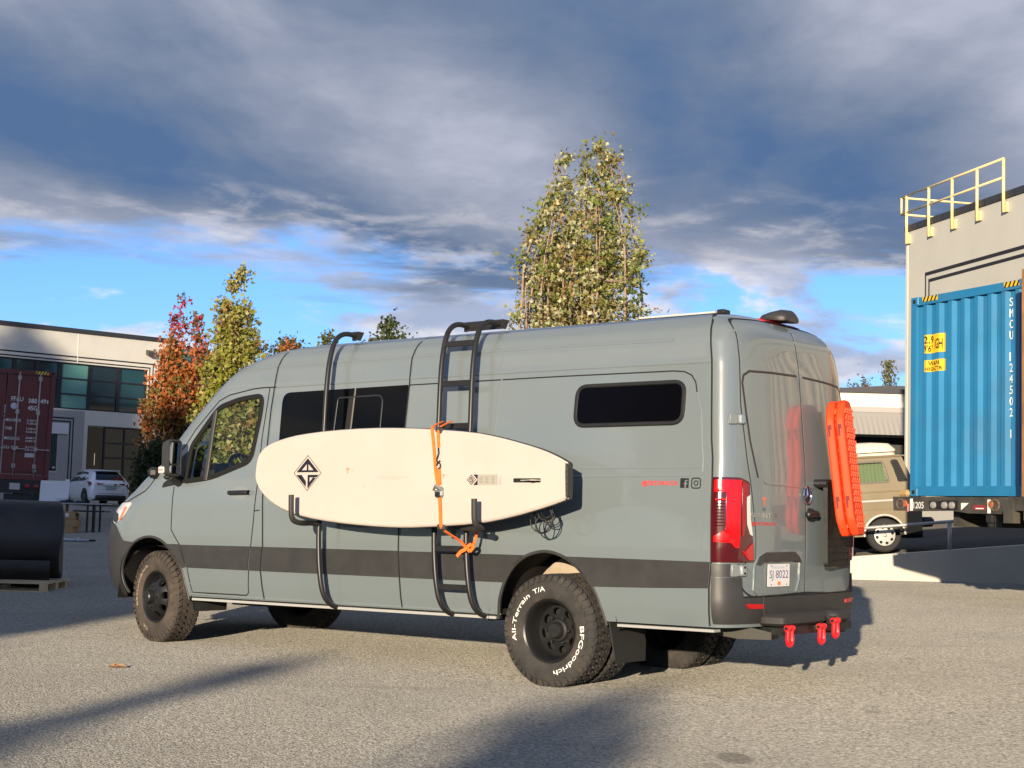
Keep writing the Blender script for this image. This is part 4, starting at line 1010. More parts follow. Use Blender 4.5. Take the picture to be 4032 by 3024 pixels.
def diamond_logo(uc, zc, w, h, ring=True):
    # u grows towards the left of the picture
    f = lambda x, y: (uc - x * w, zc + y * h)
    D = lambda s: [f(0, s), f(s, 0), f(0, -s), f(-s, 0)]
    polys = []
    if ring: polys.append([D(1), D(.955)])
    up_ = [f(-.80, .045), f(0, .82), f(.80, .045)]
    polys.append([up_, [f(-.42, .16), f(-.06, .50), f(-.06, .16)], [f(.06, .16), f(.06, .50), f(.42, .16)]])
    polys.append([[f(-.80, -.10), f(-.42, -.10), f(-.10, -.46), f(-.10, -.78)]])
    polys.append([[f(.02, -.82), f(.02, -.10), f(.80, -.10), f(.66, -.24), f(.16, -.24), f(.16, -.50), f(.40, -.24), f(.60, -.28), f(.06, -.84)]])
    return polys
bflat('diamond_logo', diamond_logo(2.115, 1.535, .152, .142), INK)
lab = bflat('spec_label', [[rpoly([(.405, 1.435), (.405, 1.511), (.225, 1.511), (.225, 1.435)], .004)]], mat('label_cream', (.36, .34, .28), .5), .0056)
bflat('label_diamond', [[[(.505, 1.473), (.462, 1.511), (.420, 1.473), (.462, 1.435)], [(.498, 1.473), (.462, 1.504), (.427, 1.473), (.462, 1.442)]]] + diamond_logo(.462, 1.473, .030, .028, False), INK, .0060)
bflat('label_block', [[[(.405, 1.435), (.445, 1.435), (.405, 1.473), (.445, 1.511), (.405, 1.511)]]], INK, .0061)
b = MB()
for u0 in (.398, .345, .290, .228): b.v += []; bflat('label_rule', [[[(u0, 1.437), (u0 + .004, 1.437), (u0 + .004, 1.510), (u0, 1.510)]]], mat('label_grey', (.30, .29, .25), .6), .0062)
pr = []
for u0 in (.388, .335, .278):
    for k in range(5): pr.append([[(u0, 1.449 + k * .0105), (u0 - .032 + .006 * (k % 2), 1.449 + k * .0105), (u0 - .032 + .006 * (k % 2), 1.453 + k * .0105), (u0, 1.453 + k * .0105)]])
bflat('label_small_print', pr, mat('label_print', (.20, .19, .16), .6), .0063)
bflat('side_small_print', [[[(.213, 1.437), (.205, 1.437), (.205, 1.478), (.213, 1.478)]], [[(.2, 1.437), (.192, 1.437), (.192, 1.50), (.2, 1.50)]]], mat('board_print_pale', (.38, .34, .29), .6), .0058)
for uc, zc, s in ((1.685, 1.552, 1.0), (.725, 1.502, .72)):
    bflat('shop_mark', [[[(uc + .018 * s, zc + .018 * s), (uc - .02 * s, zc + .018 * s), (uc - .02 * s, zc + .006 * s), (uc + .018 * s, zc + .006 * s)]], [[(uc + .006 * s, zc + .006 * s), (uc - .006 * s, zc + .006 * s), (uc - .006 * s, zc - .022 * s), (uc + .006 * s, zc - .022 * s)]]], mat('mark_salmon', (.78, .26, .16), .55))
    bflat('shop_mark_print', [[[(uc - .035 * s, zc - .012 * s), (uc - .058 * s, zc - .012 * s), (uc - .058 * s, zc + .014 * s), (uc - .035 * s, zc + .014 * s)]]], mat('mark_grey', (.46, .40, .34), .6))
fbx = bflat('fin_box', [[rpoly([(.082, 1.452), (.082, 1.482), (-.157, 1.481), (-.157, 1.451)], .008)]], BLK, .0062)
b = MB(); b.prism([(.02, .0), (-.145, .0), (-.16, .004), (-.155, .05), (-.125, .085), (-.09, .06), (-.04, .025)], 1.463, 1.470, Matrix(((1, 0, 0, 0), (0, 1, 0, by + .006), (0, 0, 1, 0), (0, 0, 0, 1)))); b.build('fin', mat('fin_pale', (.45, .40, .34), .4), brd)
bflat('scuff', [[[(1.05, 1.50), (1.35, 1.51), (1.42, 1.49), (1.2, 1.475)]], [[(1.5, 1.45), (1.53, 1.45), (1.52, 1.42), (1.5, 1.42)]]], mat('board_scuff', (.46, .40, .345), .6), .0050)

# orange ratchet strap
stp_ = vthing('cargo_strap', 'orange ratchet strap holding the board against the ladder', 'strap')
def web(name, pts, w, parent, m=ORANGE, th=.003):
    b = MB(); pts = [Vector(q) for q in pts]; q = []
    for a, c in zip(pts, pts[1:]):
        for k in range(4): q.append(a.lerp(c, k / 4))
    q.append(pts[-1])
    for _ in range(2): q = [q[0]] + [(q[i - 1] + q[i] * 2 + q[i + 1]) / 4 for i in range(1, len(q) - 1)] + [q[-1]]
    rs = []
    for i, p in enumerate(q):
        t = (q[min(i + 1, len(q) - 1)] - q[max(0, i - 1)]).normalized(); sd = Vector((1, 0, 0)); sd = (sd - t * sd.dot(t))
        sd = sd.normalized() if sd.length > .2 else Vector((0, 0, 1)).cross(t).normalized()
        nn = t.cross(sd)
        rs.append([p + sd * w / 2 + nn * th, p - sd * w / 2 + nn * th, p - sd * w / 2 - nn * th, p + sd * w / 2 - nn * th])
    b.rings(rs, True, True); return b.build(name, m, parent, False)
yb = by + .009
web('strap_webbing', [(.955, by - .25, 1.925), (.885, by - .06, 1.878), (.842, yb - .002, 1.85), (.815, yb, 1.70), (.80, yb, 1.55), (.770, yb, 1.42)], .026, stp_)
web('strap_webbing', [(.865, by - .25, 1.925), (.815, by - .06, 1.874), (.782, yb, 1.84), (.778, yb, 1.765), (.772, yb, 1.715)], .024, stp_)
web('strap_webbing', [(.765, yb + .004, 1.555), (.752, yb + .006, 1.44)], .028, stp_)
web('strap_webbing', [(.748, yb + .015, 1.375), (.742, yb + .004, 1.25), (.742, yb, 1.14), (.72, yb - .02, 1.10), (.68, yb - .16, 1.03), (.652, yb - .2, .975), (.62, yb - .2, .955)], .026, stp_)
web('strap_tail', [(.62, yb - .2, .955), (.585, yb - .2, .985), (.60, yb - .2, 1.01), (.64, yb - .195, .99), (.66, yb - .19, .965), (.70, yb - .19, .950), (.735, yb - .19, .915)], .026, stp_)
web('strap_tail', [(.585, yb - .24, 1.10), (.592, yb - .22, 1.03), (.60, yb - .2, .985)], .020, stp_)
b = MB(); b.bevbox((.715, yb - .002, 1.345), (.785, yb + .03, 1.425), .02); b.tube([(.785, yb + .03, 1.40), (.75, yb + .055, 1.432), (.715, yb + .03, 1.40)], .012, 8); rat = b.build('ratchet', mat('zinc', (.62, .60, .52), .28, .9), stp_, True, 40)
b = MB(); b.box((.728, yb + .029, 1.35), (.772, yb + .036, 1.385)); b.build('ratchet_grip', BLK, rat)
b = MB()
hk = [Vector((.772, yb + .004, 1.71)), Vector((.765, yb + .01, 1.67)), Vector((.775, yb + .01, 1.64)), Vector((.785, yb + .01, 1.62)), Vector((.768, yb + .01, 1.60)), Vector((.752, yb + .01, 1.615))]
b.tube(hk, .006, 6); b.tube([Vector((.765 + .018 * cos(a), yb + .008, 1.578 + .022 * sin(a))) for a in [2 * pi * k / 14 for k in range(12)]], .0055, 6); b.build('strap_hook', BLK, stp_, True)
for u, z in ((.80, 1.845), (.765, 1.835), (.765, 1.13), (.725, 1.125)):
    b = MB(); b.bevbox((u - .017, by - .05, z - .022), (u + .017, by + .006, z + .022), .008); b.build('corner_pad', mat('pad_dark', (.03, .03, .026), .7), stp_, True, 40)
# coiled leash under the tail
ls = vthing('leash_cord', 'thin black leash cord looped under the tail of the paddle board', 'leash')
b = MB()
for k, (u, z, ru, rz, rot) in enumerate(((-.11, 1.205, .075, .105, .2), (-.10, 1.185, .10, .085, -.25), (-.09, 1.16, .045, .065, .1), (-.125, 1.235, .060, .045, .3), (-.13, 1.24, .042, .035, 0), (-.13, 1.23, .075, .05, .5))):
    b.tube([Vector((u + ru * cos(a) * cos(rot) - rz * sin(a) * sin(rot), by - .10 + .008 * sin(a * 2 + k), z + rz * sin(a) * cos(rot) + ru * cos(a) * sin(rot))) for a in [2 * pi * j / 26 + .5 * k for j in range(27)]], .0045, 5)
b.build('cord', BLK, ls, True)

# two recovery boards stacked on the perforated panel
def traction(zoff, label, tz):
    o = vthing('traction_board', label, 'recovery board', 'traction boards on the rear panel')
    B0 = PFb @ Matrix.Translation((.045, .205, zoff * flipz))
    def T(x, y, z): return B0 @ Vector((x, y, z * flipz))
    prof = [(.165 + .0, 0)]; Wb, Lb = .315, .985
    ol_ = rpoly([(.06, 0), (.255, 0), (Wb, .10), (Wb, Lb - .13), (.24, Lb), (.075, Lb), (0, Lb - .13), (0, .10)], [.02, .02, .05, .05, .04, .04, .05, .05], 4)
    b = MB(); n = len(ol_)
    def bow(y): return .018 * (2 * y / Lb - 1) ** 2
    rs = []
    for z, i_ in ((0, .012), (.012, .0), (.050, .0), (.060, .008)):
        rs.append([T(.1575 + (x - .1575) * (1 - i_ / .16), Lb / 2 + (y - Lb / 2) * (1 - i_ / .49), z + bow(y)) for x, y in ol_])
    b.rings(rs, True, True); bd = b.build('board_body', TRAC, o, True, 40)
    # nubs in rows
    b = MB(); rg = random.Random(5)
    for r_ in range(19):
        for c_ in range(4):
            x = .065 + c_ * .062 + (.02 if r_ % 2 else 0); y = .075 + r_ * .046
            h = .020 if 3 < r_ < 16 else .012
            for k, (dx, dy) in enumerate(((-.016, -.008), (.010, .010))):
                i = len(b.v); s_ = .011
                for zz_, q in ((.058, 1.0), (.06 + h, .6)):
                    b.v += [T(x + dx + s_ * q * a, y + dy + s_ * q * 1.3 * c, zz_ + bow(y)) for a, c in ((-1, -1), (1, -1), (1, 1), (-1, 1))]
                b.f += [(i + 4, i + 5, i + 6, i + 7)] + [(i + j, i + (j + 1) % 4, i + 4 + (j + 1) % 4, i + 4 + j) for j in range(4)]
    b.build('tread_nub', TRAC, bd, False, kind='stuff')
    # hand slots in the edge
    for y in (.20, .72):
        b = MB()
        for (ya, yb2) in ((y, y + .085),):
            pts = [T(-.001, ya, .018 + bow(ya)), T(-.001, yb2, .018 + bow(ya)), T(-.001, yb2, .046 + bow(ya)), T(-.001, ya + .05, .046 + bow(ya)), T(-.001, ya + .05, .034 + bow(ya)), T(-.001, ya, .034 + bow(ya))]
            i = len(b.v); b.v += pts; b.f.append(tuple(i + k for k in range(6)))
        b.build('hand_slot', mat('slot_dark_red', (.16, .012, .008), .7), bd)
    return o
traction(.075, 'orange-red traction board nearest the van door, under the other one', 0)
traction(.148, 'orange-red traction board lying outermost on the rear panel', 0)

# ------------------------------------------------------------------ ground
def gz(x, y):
    def ss(t): t = max(0, min(1, t)); return t * t * (3 - 2 * t)
    s = .604 * (x - .33) + .797 * (y - 11.12)
    f = .17 * (1 - math.exp(-max(0, s) / 5)) if y > 0 else 0
    return f + .0175 * max(0, min(y, 110) - 28)
xs = [-400, -200, -100, -60, -45] + [-36 + 1.5 * k for k in range(50)] + [45, 60, 100, 200, 400]
ys = [-300, -120, -60, -40, -30, -20, -14, -8, -4, 0, 2, 4] + [5 + .75 * k for k in range(33)] + [30 + 2.5 * k for k in range(33)] + [120, 160, 240, 400, 800]
b = MB()
for y in ys:
    for x in xs: b.v.append(Vector((x, y, gz(x, y))))
nx = len(xs)
for j in range(len(ys) - 1):
    for i in range(nx - 1): b.f.append((j * nx + i, j * nx + i + 1, (j + 1) * nx + i + 1, (j + 1) * nx + i))
def asphalt(name, base, warm=1.0, stain=False):
    m = bpy.data.materials.new(name); m.use_nodes = True; t = m.node_tree; bs = t.nodes['Principled BSDF']
    g = t.nodes.new('ShaderNodeNewGeometry'); pos = g.outputs['Position']
    vo = t.nodes.new('ShaderNodeTexVoronoi'); vo.inputs['Scale'].default_value = 78; t.links.new(pos, vo.inputs['Vector'])
    sp = t.nodes.new('ShaderNodeSeparateColor'); t.links.new(vo.outputs['Color'], sp.inputs[0])
    n1 = noi(t, pos, 36, 6, .72); n2 = noi(t, pos, .35, 6, .6); n3 = noi(t, mapping(t, pos, (9, 4, 0)), 2.2, 5, .6)
    lo = tuple(x * .34 for x in base); hi = tuple(min(1, x * 1.7) for x in base)
    c = mixc(t, sp.outputs[0], lo, hi)
    c = mixc(t, .45, c, mixc(t, smooth(t, n1, .35, .65), lo, hi))
    c = mixc(t, smooth(t, n2, .40, .68), c, mixc(t, .30, c, tuple(x * .62 for x in base)))
    c = mixc(t, mth(t, 'MULTIPLY', smooth(t, n3, .55, .75), .16), c, (.30, .24, .16))
    n4 = noi(t, mapping(t, pos, (2, 7, 0), (0, 0, .9), (.25, 3.2, 1)), 1.6, 6, .65); n5 = noi(t, mapping(t, pos, (1, 3, 0)), 7, 3, .5)
    c = mixc(t, mth(t, 'MULTIPLY', smooth(t, n4, .56, .72), .30), c, tuple(x * .55 for x in base))
    c = mixc(t, mth(t, 'MULTIPLY', smooth(t, n5, .70, .76), .6), c, tuple(x * .30 for x in base))
    if stain:
        sx = t.nodes.new('ShaderNodeSeparateXYZ'); t.links.new(pos, sx.inputs[0])
        def blob(x, y, rx, ry, k):
            dx = mth(t, 'DIVIDE', mth(t, 'SUBTRACT', sx.outputs[0], x), rx); dy = mth(t, 'DIVIDE', mth(t, 'SUBTRACT', sx.outputs[1], y), ry)
            r_ = mth(t, 'SQRT', mth(t, 'ADD', mth(t, 'MULTIPLY', dx, dx), mth(t, 'MULTIPLY', dy, dy)))
            r_ = mth(t, 'ADD', r_, mth(t, 'MULTIPLY', mth(t, 'SUBTRACT', n3, .5), .5))
            return mth(t, 'MULTIPLY', mth(t, 'SUBTRACT', 1.0, smooth(t, r_, .75, 1.05)), k)
        for q in ((1.22, 8.15, .10, .22, .62), (1.06, 7.85, .05, .12, .3), (2.4, 10.1, .06, .10, .35), (3.45, 13.2, .07, .08, .3)):
            c = mixc(t, blob(*q), c, tuple(x * .35 for x in base))
    t.links.new(c, bs.inputs['Base Color']); df = t.nodes.new('ShaderNodeBsdfDiffuse'); df.inputs['Roughness'].default_value = 1.0; t.links.new(c, df.inputs[0]); t.links.new(df.outputs[0], t.nodes['Material Output'].inputs[0])
    bs.inputs['Diffuse Roughness'].default_value = 1.0; bs.inputs['Roughness'].default_value = .9; bs.inputs['Specular IOR Level'].default_value = .25
    bn = t.nodes.new('ShaderNodeBump'); bn.inputs['Strength'].default_value = .7; bn.inputs['Distance'].default_value = .011
    hgt = mth(t, 'ADD', mth(t, 'MULTIPLY', vo.outputs['Distance'], -1.0), mth(t, 'MULTIPLY', n1, .55))
    t.links.new(hgt, bn.inputs['Height']); t.links.new(bn.outputs[0], df.inputs['Normal'])
    return m
ASPH = asphalt('asphalt_worn', (.305, .288, .245), stain=True)
g = b.build('ground', ASPH, None, True); g['kind'] = 'structure'
# raised lot behind the low wall
def uz(x): return .616 + .096 * (x - 6.69)
b = MB()
ux = [-1.5, 0, 2, 4, 5.4, 8, 11, 15, 20, 26]; uy = [28.22, 29.5, 31, 40, 55, 69]
for y in uy:
    for x in ux: b.v.append(Vector((x, y, max(gz(x, y) + .02, uz(x) - .03) if x > -1 else gz(x, y) - .02)))
nx = len(ux)
for j in range(len(uy) - 1):
    for i in range(nx - 1): b.f.append((j * nx + i, j * nx + i + 1, (j + 1) * nx + i + 1, (j + 1) * nx + i))
o = b.build('upper_lot', asphalt('asphalt_dark', (.12, .112, .10)), None, False); o['kind'] = 'structure'
CONC = mat('painted_concrete', (.58, .54, .46), .8, 0, 0, .06, .9, .12, 60, dirt=.10, drough=.4)
b = MB()
def slab(xa, xb, za0, za1, zb0, zb1, y0, y1):
    i = len(b.v)
    b.v += [Vector(q) for q in ((xa, y0, za0), (xb, y0, zb0), (xb, y1, zb0), (xa, y1, za0), (xa, y0, za1), (xb, y0, zb1), (xb, y1, zb1), (xa, y1, za1))]
    b.f += [(i, i + 1, i + 5, i + 4), (i + 4, i + 5, i + 6, i + 7), (i + 1, i + 2, i + 6, i + 5), (i + 3, i, i + 4, i + 7), (i + 2, i + 3, i + 7, i + 6)]
slab(1.0, 26, -.1, uz(1.0), -.1, uz(26), 28.0, 28.22)
rw_ = b.build('retaining_wall', CONC); tag(rw_, 'low white painted concrete wall in front of the raised lot', 'wall')
gr = thing('pipe_rail', 'grey pipe railing standing on the low white wall', 'railing', (5.37, 28.11, 0))
RAILM = mat('galvanised', (.42, .41, .40), .45, .5, 0, .1, 6)
def rail_child(name, pts, r):
    b = MB(); b.tube([Vector(q) - Vector((5.37, 28.11, 0)) for q in pts], r, 10); return b.build(name, RAILM, gr, True)
rail_child('top_rail', [(2.2, 28.11, uz(2.2) + .47), (20, 28.11, uz(20) + .60)], .030)
for x in (4.48, 6.265, 8.05, 9.84, 11.6, 13.4): rail_child('post', [(x, 28.11, uz(x) - .02), (x, 28.11, uz(x) + .49)], .037)

# ------------------------------------------------------------------ office building on the left
def bmat(o, d):
    d = Vector((d[0], d[1], 0)).normalized(); nrm = Vector((d.y, -d.x, 0))     # outward, towards the camera
    return Matrix(((d.x, nrm.x, 0, o[0]), (d.y, nrm.y, 0, o[1]), (0, 0, 1, o[2]), (0, 0, 0, 1))), nrm
OB = thing('office_building', 'two storey pale concrete office building with teal glass and dark roof edge', 'building')
OM, _ = bmat((-17.93, 80.0, 0), (.7227, .6912)); OB.matrix_world = OM       # local x along the facade, y outward, z up
STUCCO = mat('stucco_cream', (.60, .575, .51), .9, 0, 0, .05, .6, .1, 30, dirt=.08)
GREYW = mat('stucco_grey', (.33, .32, .31), .9, 0, 0, .05, .6, .1, 30)
DK = mat('dark_metal_cap', (.03, .03, .034), .5)
STR = mat('reveal_stripe', (.014, .014, .022), .8)
def pbox(name, lo, hi, m, parent, **k): b = MB(); b.box(lo, hi); return b.build(name, m, parent, **k)
wins2 = [(-9.9, -8.54), (-8.44, -7.38), (-7.28, -6.16), (-6.04, -4.52), (-4.44, -2.90), (-2.80, -1.29)]
# wall with real openings
op2 = [(-10.9, 5.62), (-1.22, 5.62), (-1.22, 7.93), (-10.9, 7.93)]; op1 = [(-4.50, 1.2), (-1.30, 1.2), (-1.30, 4.88), (-4.50, 4.88)]
opd = [(-6.62, 2.5), (-6.13, 2.5), (-6.13, 4.36), (-6.62, 4.36)]
V, F = cdt([(-26, .6), (0, .6), (0, 9.45), (-26, 9.45)], [op2, op1, opd])
b = MB(); b.v = [Vector((x, 0, z)) for x, z in V]; b.f = list(F)
for hole in (op2, op1, opd):
    i = len(b.v); b.v += [Vector((x, 0, z)) for x, z in hole] + [Vector((x, -.35, z)) for x, z in hole]
    b.f += [(i + j, i + (j + 1) % 4, i + 4 + (j + 1) % 4, i + 4 + j) for j in range(4)]
b.quad(Vector((0, 0, .6)), Vector((0, -25, .6)), Vector((0, -25, 9.45)), Vector((0, 0, 9.45)))
b.quad(Vector((-26, 0, 9.3)), Vector((0, 0, 9.3)), Vector((0, -25, 9.3)), Vector((-26, -25, 9.3)))
ow = b.build('wall', STUCCO, OB)
b = MB(); b.box((-26, -.45, 9.45), (.08, .10, 9.66)); b.box((-.25, -25, 9.45), (.081, -.45, 9.66)); b.build('roof_edge', DK, OB)
pbox('wall_joint', (-5.27, .001, 7.94), (-5.215, .012, 9.44), mat('joint_pale', (.74, .70, .62), .8), ow)
for z0, z1, xr in ((8.205, 8.275, -.93), (8.00, 8.065, -1.12)):
    pbox('reveal_stripe', (-26, .002, z0), (xr, .010, z1), STR, ow); pbox('reveal_stripe', (xr - .055, .002, .8), (xr, .010, z0 - .002), STR, ow)
TEAL = [mat('teal_glass_%d' % i, c, .06, 0, 0, spec=.6) for i, c in enumerate(((.02, .06, .06), (.012, .018, .016), (.013, .05, .055)))]
MTEAL = mat('teal_spandrel', (.10, .26, .23), .22, spec=.5)
MUL = mat('mullion_dark', (.010, .012, .016), .5)
wnames = [1 if False else 0]
for k, (x0, x1) in enumerate(wins2):
    fr_ = MB()
    for a in (x0, x1): fr_.box((a - .05, -.20, 5.62), (a + .05, -.08, 7.93))
    for z in (5.66, 6.38, 7.15, 7.90): fr_.box((x0 + .05, -.199, z - .035), (x1 - .05, -.081, z + .035))
    wf_ = fr_.build('window', MUL, OB)
    for z0, z1 in ((5.69, 6.35), (6.41, 7.12), (7.18, 7.87)):
        pbox('pane', (x0 + .05, -.17, z0), (x1 - .05, -.14, z1), MTEAL if k == 3 else TEAL[2 if k in (0, 1, 2, 5) else 1], wf_)
# ground floor: storefront, recessed grey bay, sign panel
fr_ = MB(); 
for a in (-4.46, -3.48, -2.36, -1.42): fr_.box((a - .04, -.22, 1.2), (a + .04, -.10, 4.86))
for z in (3.30, 4.05, 4.82): fr_.box((-3.44, -.219, z - .04), (-1.34, -.101, z + .04))
sf = fr_.build('window', MUL, OB)
for x0, x1 in ((-3.44, -2.40), (-2.32, -1.46)):
    for z0, z1 in ((1.2, 3.26), (3.34, 4.01), (4.09, 4.78)): pbox('pane', (x0, -.18, z0), (x1, -.15, z1), TEAL[1], sf)
pbox('pane', (-4.42, -.18, 1.2), (-3.52, -.15, 4.82), mat('door_glass_dark', (.006, .007, .008), .08), sf)
b = MB()
for k in range(22): b.box((-3.40 + k * .09, -.26, 1.25), (-3.35 + k * .09, -.24, 3.2))
b.build('blind_slat', mat('blind_teal', (.05, .10, .095), .7), sf, kind='stuff')
pbox('door_handle', (-4.02, -.14, 2.9), (-3.98, -.09, 3.5), CHROME, sf)
bay = pbox('grey_bay', (-12, .002, .7), (-4.74, .06, 5.56), GREYW, OB)
for z0, z1, xr in ((5.13, 5.20, -5.30), (4.96, 5.03, -5.46)):
    pbox('reveal_stripe', (-12, .062, z0), (xr, .070, z1), STR, bay); pbox('reveal_stripe', (xr - .06, .062, .8), (xr, .070, z0 - .002), STR, bay)
pbox('sign_panel', (-6.6, .065, 4.37), (-5.60, .13, 4.90), mat('sign_white', (.62, .62, .66), .4), OB)
pbox('door_reveal', (-6.70, .064, 2.45), (-6.10, .075, 4.36), mat('reveal_pale', (.45, .44, .42), .8), bay)
dw = pbox('window', (-6.62, .076, 2.54), (-6.15, .085, 4.34), TEAL[1], OB)
b = MB()
for k in range(6): b.box((-6.58 + k * .075, .086, 2.6), (-6.55 + k * .075, .090, 4.3))
b.build('blind_slat', MATS['blind_teal'], dw)
pbox('notice', (-6.35, .088, 2.66), (-6.22, .094, 2.74), mat('paper', (.6, .6, .58), .6), dw)
b = MB(); b.prism([(0, 0), (.28, -.12), (.30, .14), (.0, .24)], -1.42, -1.08, Matrix(((0, 0, 1, 0), (1, 0, 0, .0), (0, 1, 0, 8.72), (0, 0, 0, 1)))); b.build('wall_lamp', mat('lamp_bronze', (.06, .052, .045), .5), OB)
# glass return wing behind the corner
b = MB(); b.box((.082, -6, .7), (3.2, -.6, 9.3)); wg = b.build('side_wing', mat('teal_wing', (.05, .12, .12), .2), OB)
b = MB()
for k in range(8): b.box((.10, -.598, 1.6 + k * 1.05), (3.2, -.57, 1.68 + k * 1.05))
for k in range(4): b.box((.9 + k * .75, -.597, .7), (.96 + k * .75, -.569, 9.3))
b.build('mullion', MUL, wg)
b = MB(); b.box((-12, .06, .75), (-4.9, .9, 1.75)); o = b.build('planter_ledge', mat('ledge_concrete', (.36, .35, .34), .85, 0, 0, .1, 2), OB)

# ------------------------------------------------------------------ warehouse on the right
WH = thing('warehouse', 'tall beige warehouse with double dark stripe and yellow roof railing', 'building')
WM, _ = bmat((12.874, 50.0, 0), (.24311, -.97)); 
dW = Vector((.24311, -.97, 0)); nW = Vector((-.97, -.24311, 0))
WM = Matrix(((dW.x, nW.x, 0, 12.874), (dW.y, nW.y, 0, 50.0), (0, 0, 1, 0), (0, 0, 0, 1))); WH.matrix_world = WM
BEIGE = mat('stucco_beige', (.53, .51, .44), .9, 0, 0, .04, .4, .08, 25, dirt=.05)
b = MB(); b.box((0, -30, .2), (48, 0, 10.72)); ww = b.build('wall', BEIGE, WH)
b = MB(); b.box((-.06, -30, 10.72), (48, .06, 10.92)); re = b.build('roof_edge', DK, WH)
for k in range(24): pbox('cap_joint', (-.02 + k * .8, .0605, 10.725), (.0 + k * .8, .066, 10.915), STR, re)
pbox('corner_trim', (-.03, -.03, .2), (.10, .02, 10.70), mat('trim_pale', (.66, .62, .52), .8), WH)
for z0, z1, x0 in ((9.09, 9.20, 1.20), (8.86, 8.96, 1.42)):
    pbox('reveal_stripe', (x0, .002, z0), (48, .012, z1), STR, ww); pbox('reveal_stripe', (x0, .002, 3), (x0 + .075, .012, z0 - .002), mat('stripe_green', (.05, .06, .055), .8), ww)
for k in range(5):
    x0 = 20 + k * 5.2
    dr = pbox('dock_door', (x0, .003, 1.3), (x0 + 3.0, .03, 4.6), mat('dock_door_grey', (.32, .33, .33), .5), WH)
    b = MB()
    for q in range(6): b.box((x0 + .02, .031, 1.32 + q * .55), (x0 + 2.98, .05, 1.80 + q * .55))
    b.build('door_panel', MATS['dock_door_grey'], dr)
YEL = mat('safety_yellow', (.84, .65, .30), .5, 0, 0, .06, 3)
rr_ = bpy.data.objects.new('roof_railing', None); COL.objects.link(rr_); rr_.parent = WH
def yr(name, pts, r=.036):
    b = MB(); b.tube(pts, r, 8); return b.build(name, YEL, rr_, True)
yr('handrail', [(-.2, .10, 11.90), (5.9, .10, 11.90)]); yr('midrail', [(-.2, .10, 11.34), (5.9, .10, 11.34)])
yr('handrail', [(-.2, .10, 11.90), (-.2, -4.2, 11.90)]); yr('midrail', [(-.2, .10, 11.34), (-.2, -2.2, 11.34)])
for x in (.15, 1.58, 3.01, 4.45, 5.89):
    yr('post', [(x, .10, 10.30), (x, .10, 11.90)], .048)
    pbox('foot_plate', (x - .02, .02, 10.30), (x + .16, .10, 10.58), YEL, rr_)
yr('post', [(-.2, .10, 11.34), (-.2, .10, 11.90)])
for y in (-.9, -3.2): yr('post', [(-.2, y, 10.9 if y > -2 else 11.5), (-.2, y, 11.9)])

# ------------------------------------------------------------------ low white building far behind the bus
FB = thing('white_building', 'long low white building with ribbed grey canopy behind the camper bus', 'building', (14, 70, 0))
def fbx(name, lo, hi, m, par=None): return pbox(name, lo, hi, m, par or FB)
WH_ = mat('white_wall', (.68, .64, .55), .85, 0, 0, .04, .5)
b = MB(); b.box((-16, 0, .3), (14, 20, 7.02)); fw_ = b.build('wall', WH_, FB)
b = MB(); b.box((-16, -.15, 7.02), (14, 20, 7.22)); b.build('roof_edge', DK, FB)
fbx('band', (-16, -1.2, 6.06), (14, -.005, 6.30), mat('band_grey', (.36, .34, .31), .8))
b = MB(); n = 260
rs = []
for k in range(n + 1):
    x = -16 + 30 * k / n; dz = .045 if k % 2 else 0
    rs.append([Vector((x, -1.2, 6.05)), Vector((x, -1.9 - dz, 5.02))])
b.rings(rs, False, False, None, False); b.build('ribbed_canopy', mat('canopy_grey', (.30, .28, .25), .6), FB)
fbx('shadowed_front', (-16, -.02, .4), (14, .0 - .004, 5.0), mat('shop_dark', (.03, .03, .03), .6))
for k in range(8): fbx('window', (-15 + k * 3.6, -.06, 1.6), (-12.2 + k * 3.6, -.021, 4.3), TEAL[0])
GB = thing('gabled_building', 'white building with shallow gable peeping over the long low roof', 'building', (20, 92, 0))
b = MB(); b.prism([(-6, .5), (9, .5), (9, 9.2), (2.2, 9.05), (-6, 8.45)], 0, 15, Matrix(((1, 0, 0, 0), (0, 0, 1, 0), (0, 1, 0, 0), (0, 0, 0, 1)))); b.build('wall', WH_, GB)
b = MB(); b.prism([(-6.1, 8.452), (2.2, 9.052), (9.1, 9.21), (9.1, 9.42), (2.2, 9.27), (-6.1, 8.66)], -.1, 15, Matrix(((1, 0, 0, 0), (0, 0, 1, 0), (0, 1, 0, 0), (0, 0, 0, 1)))); b.build('roof_edge', DK, GB)

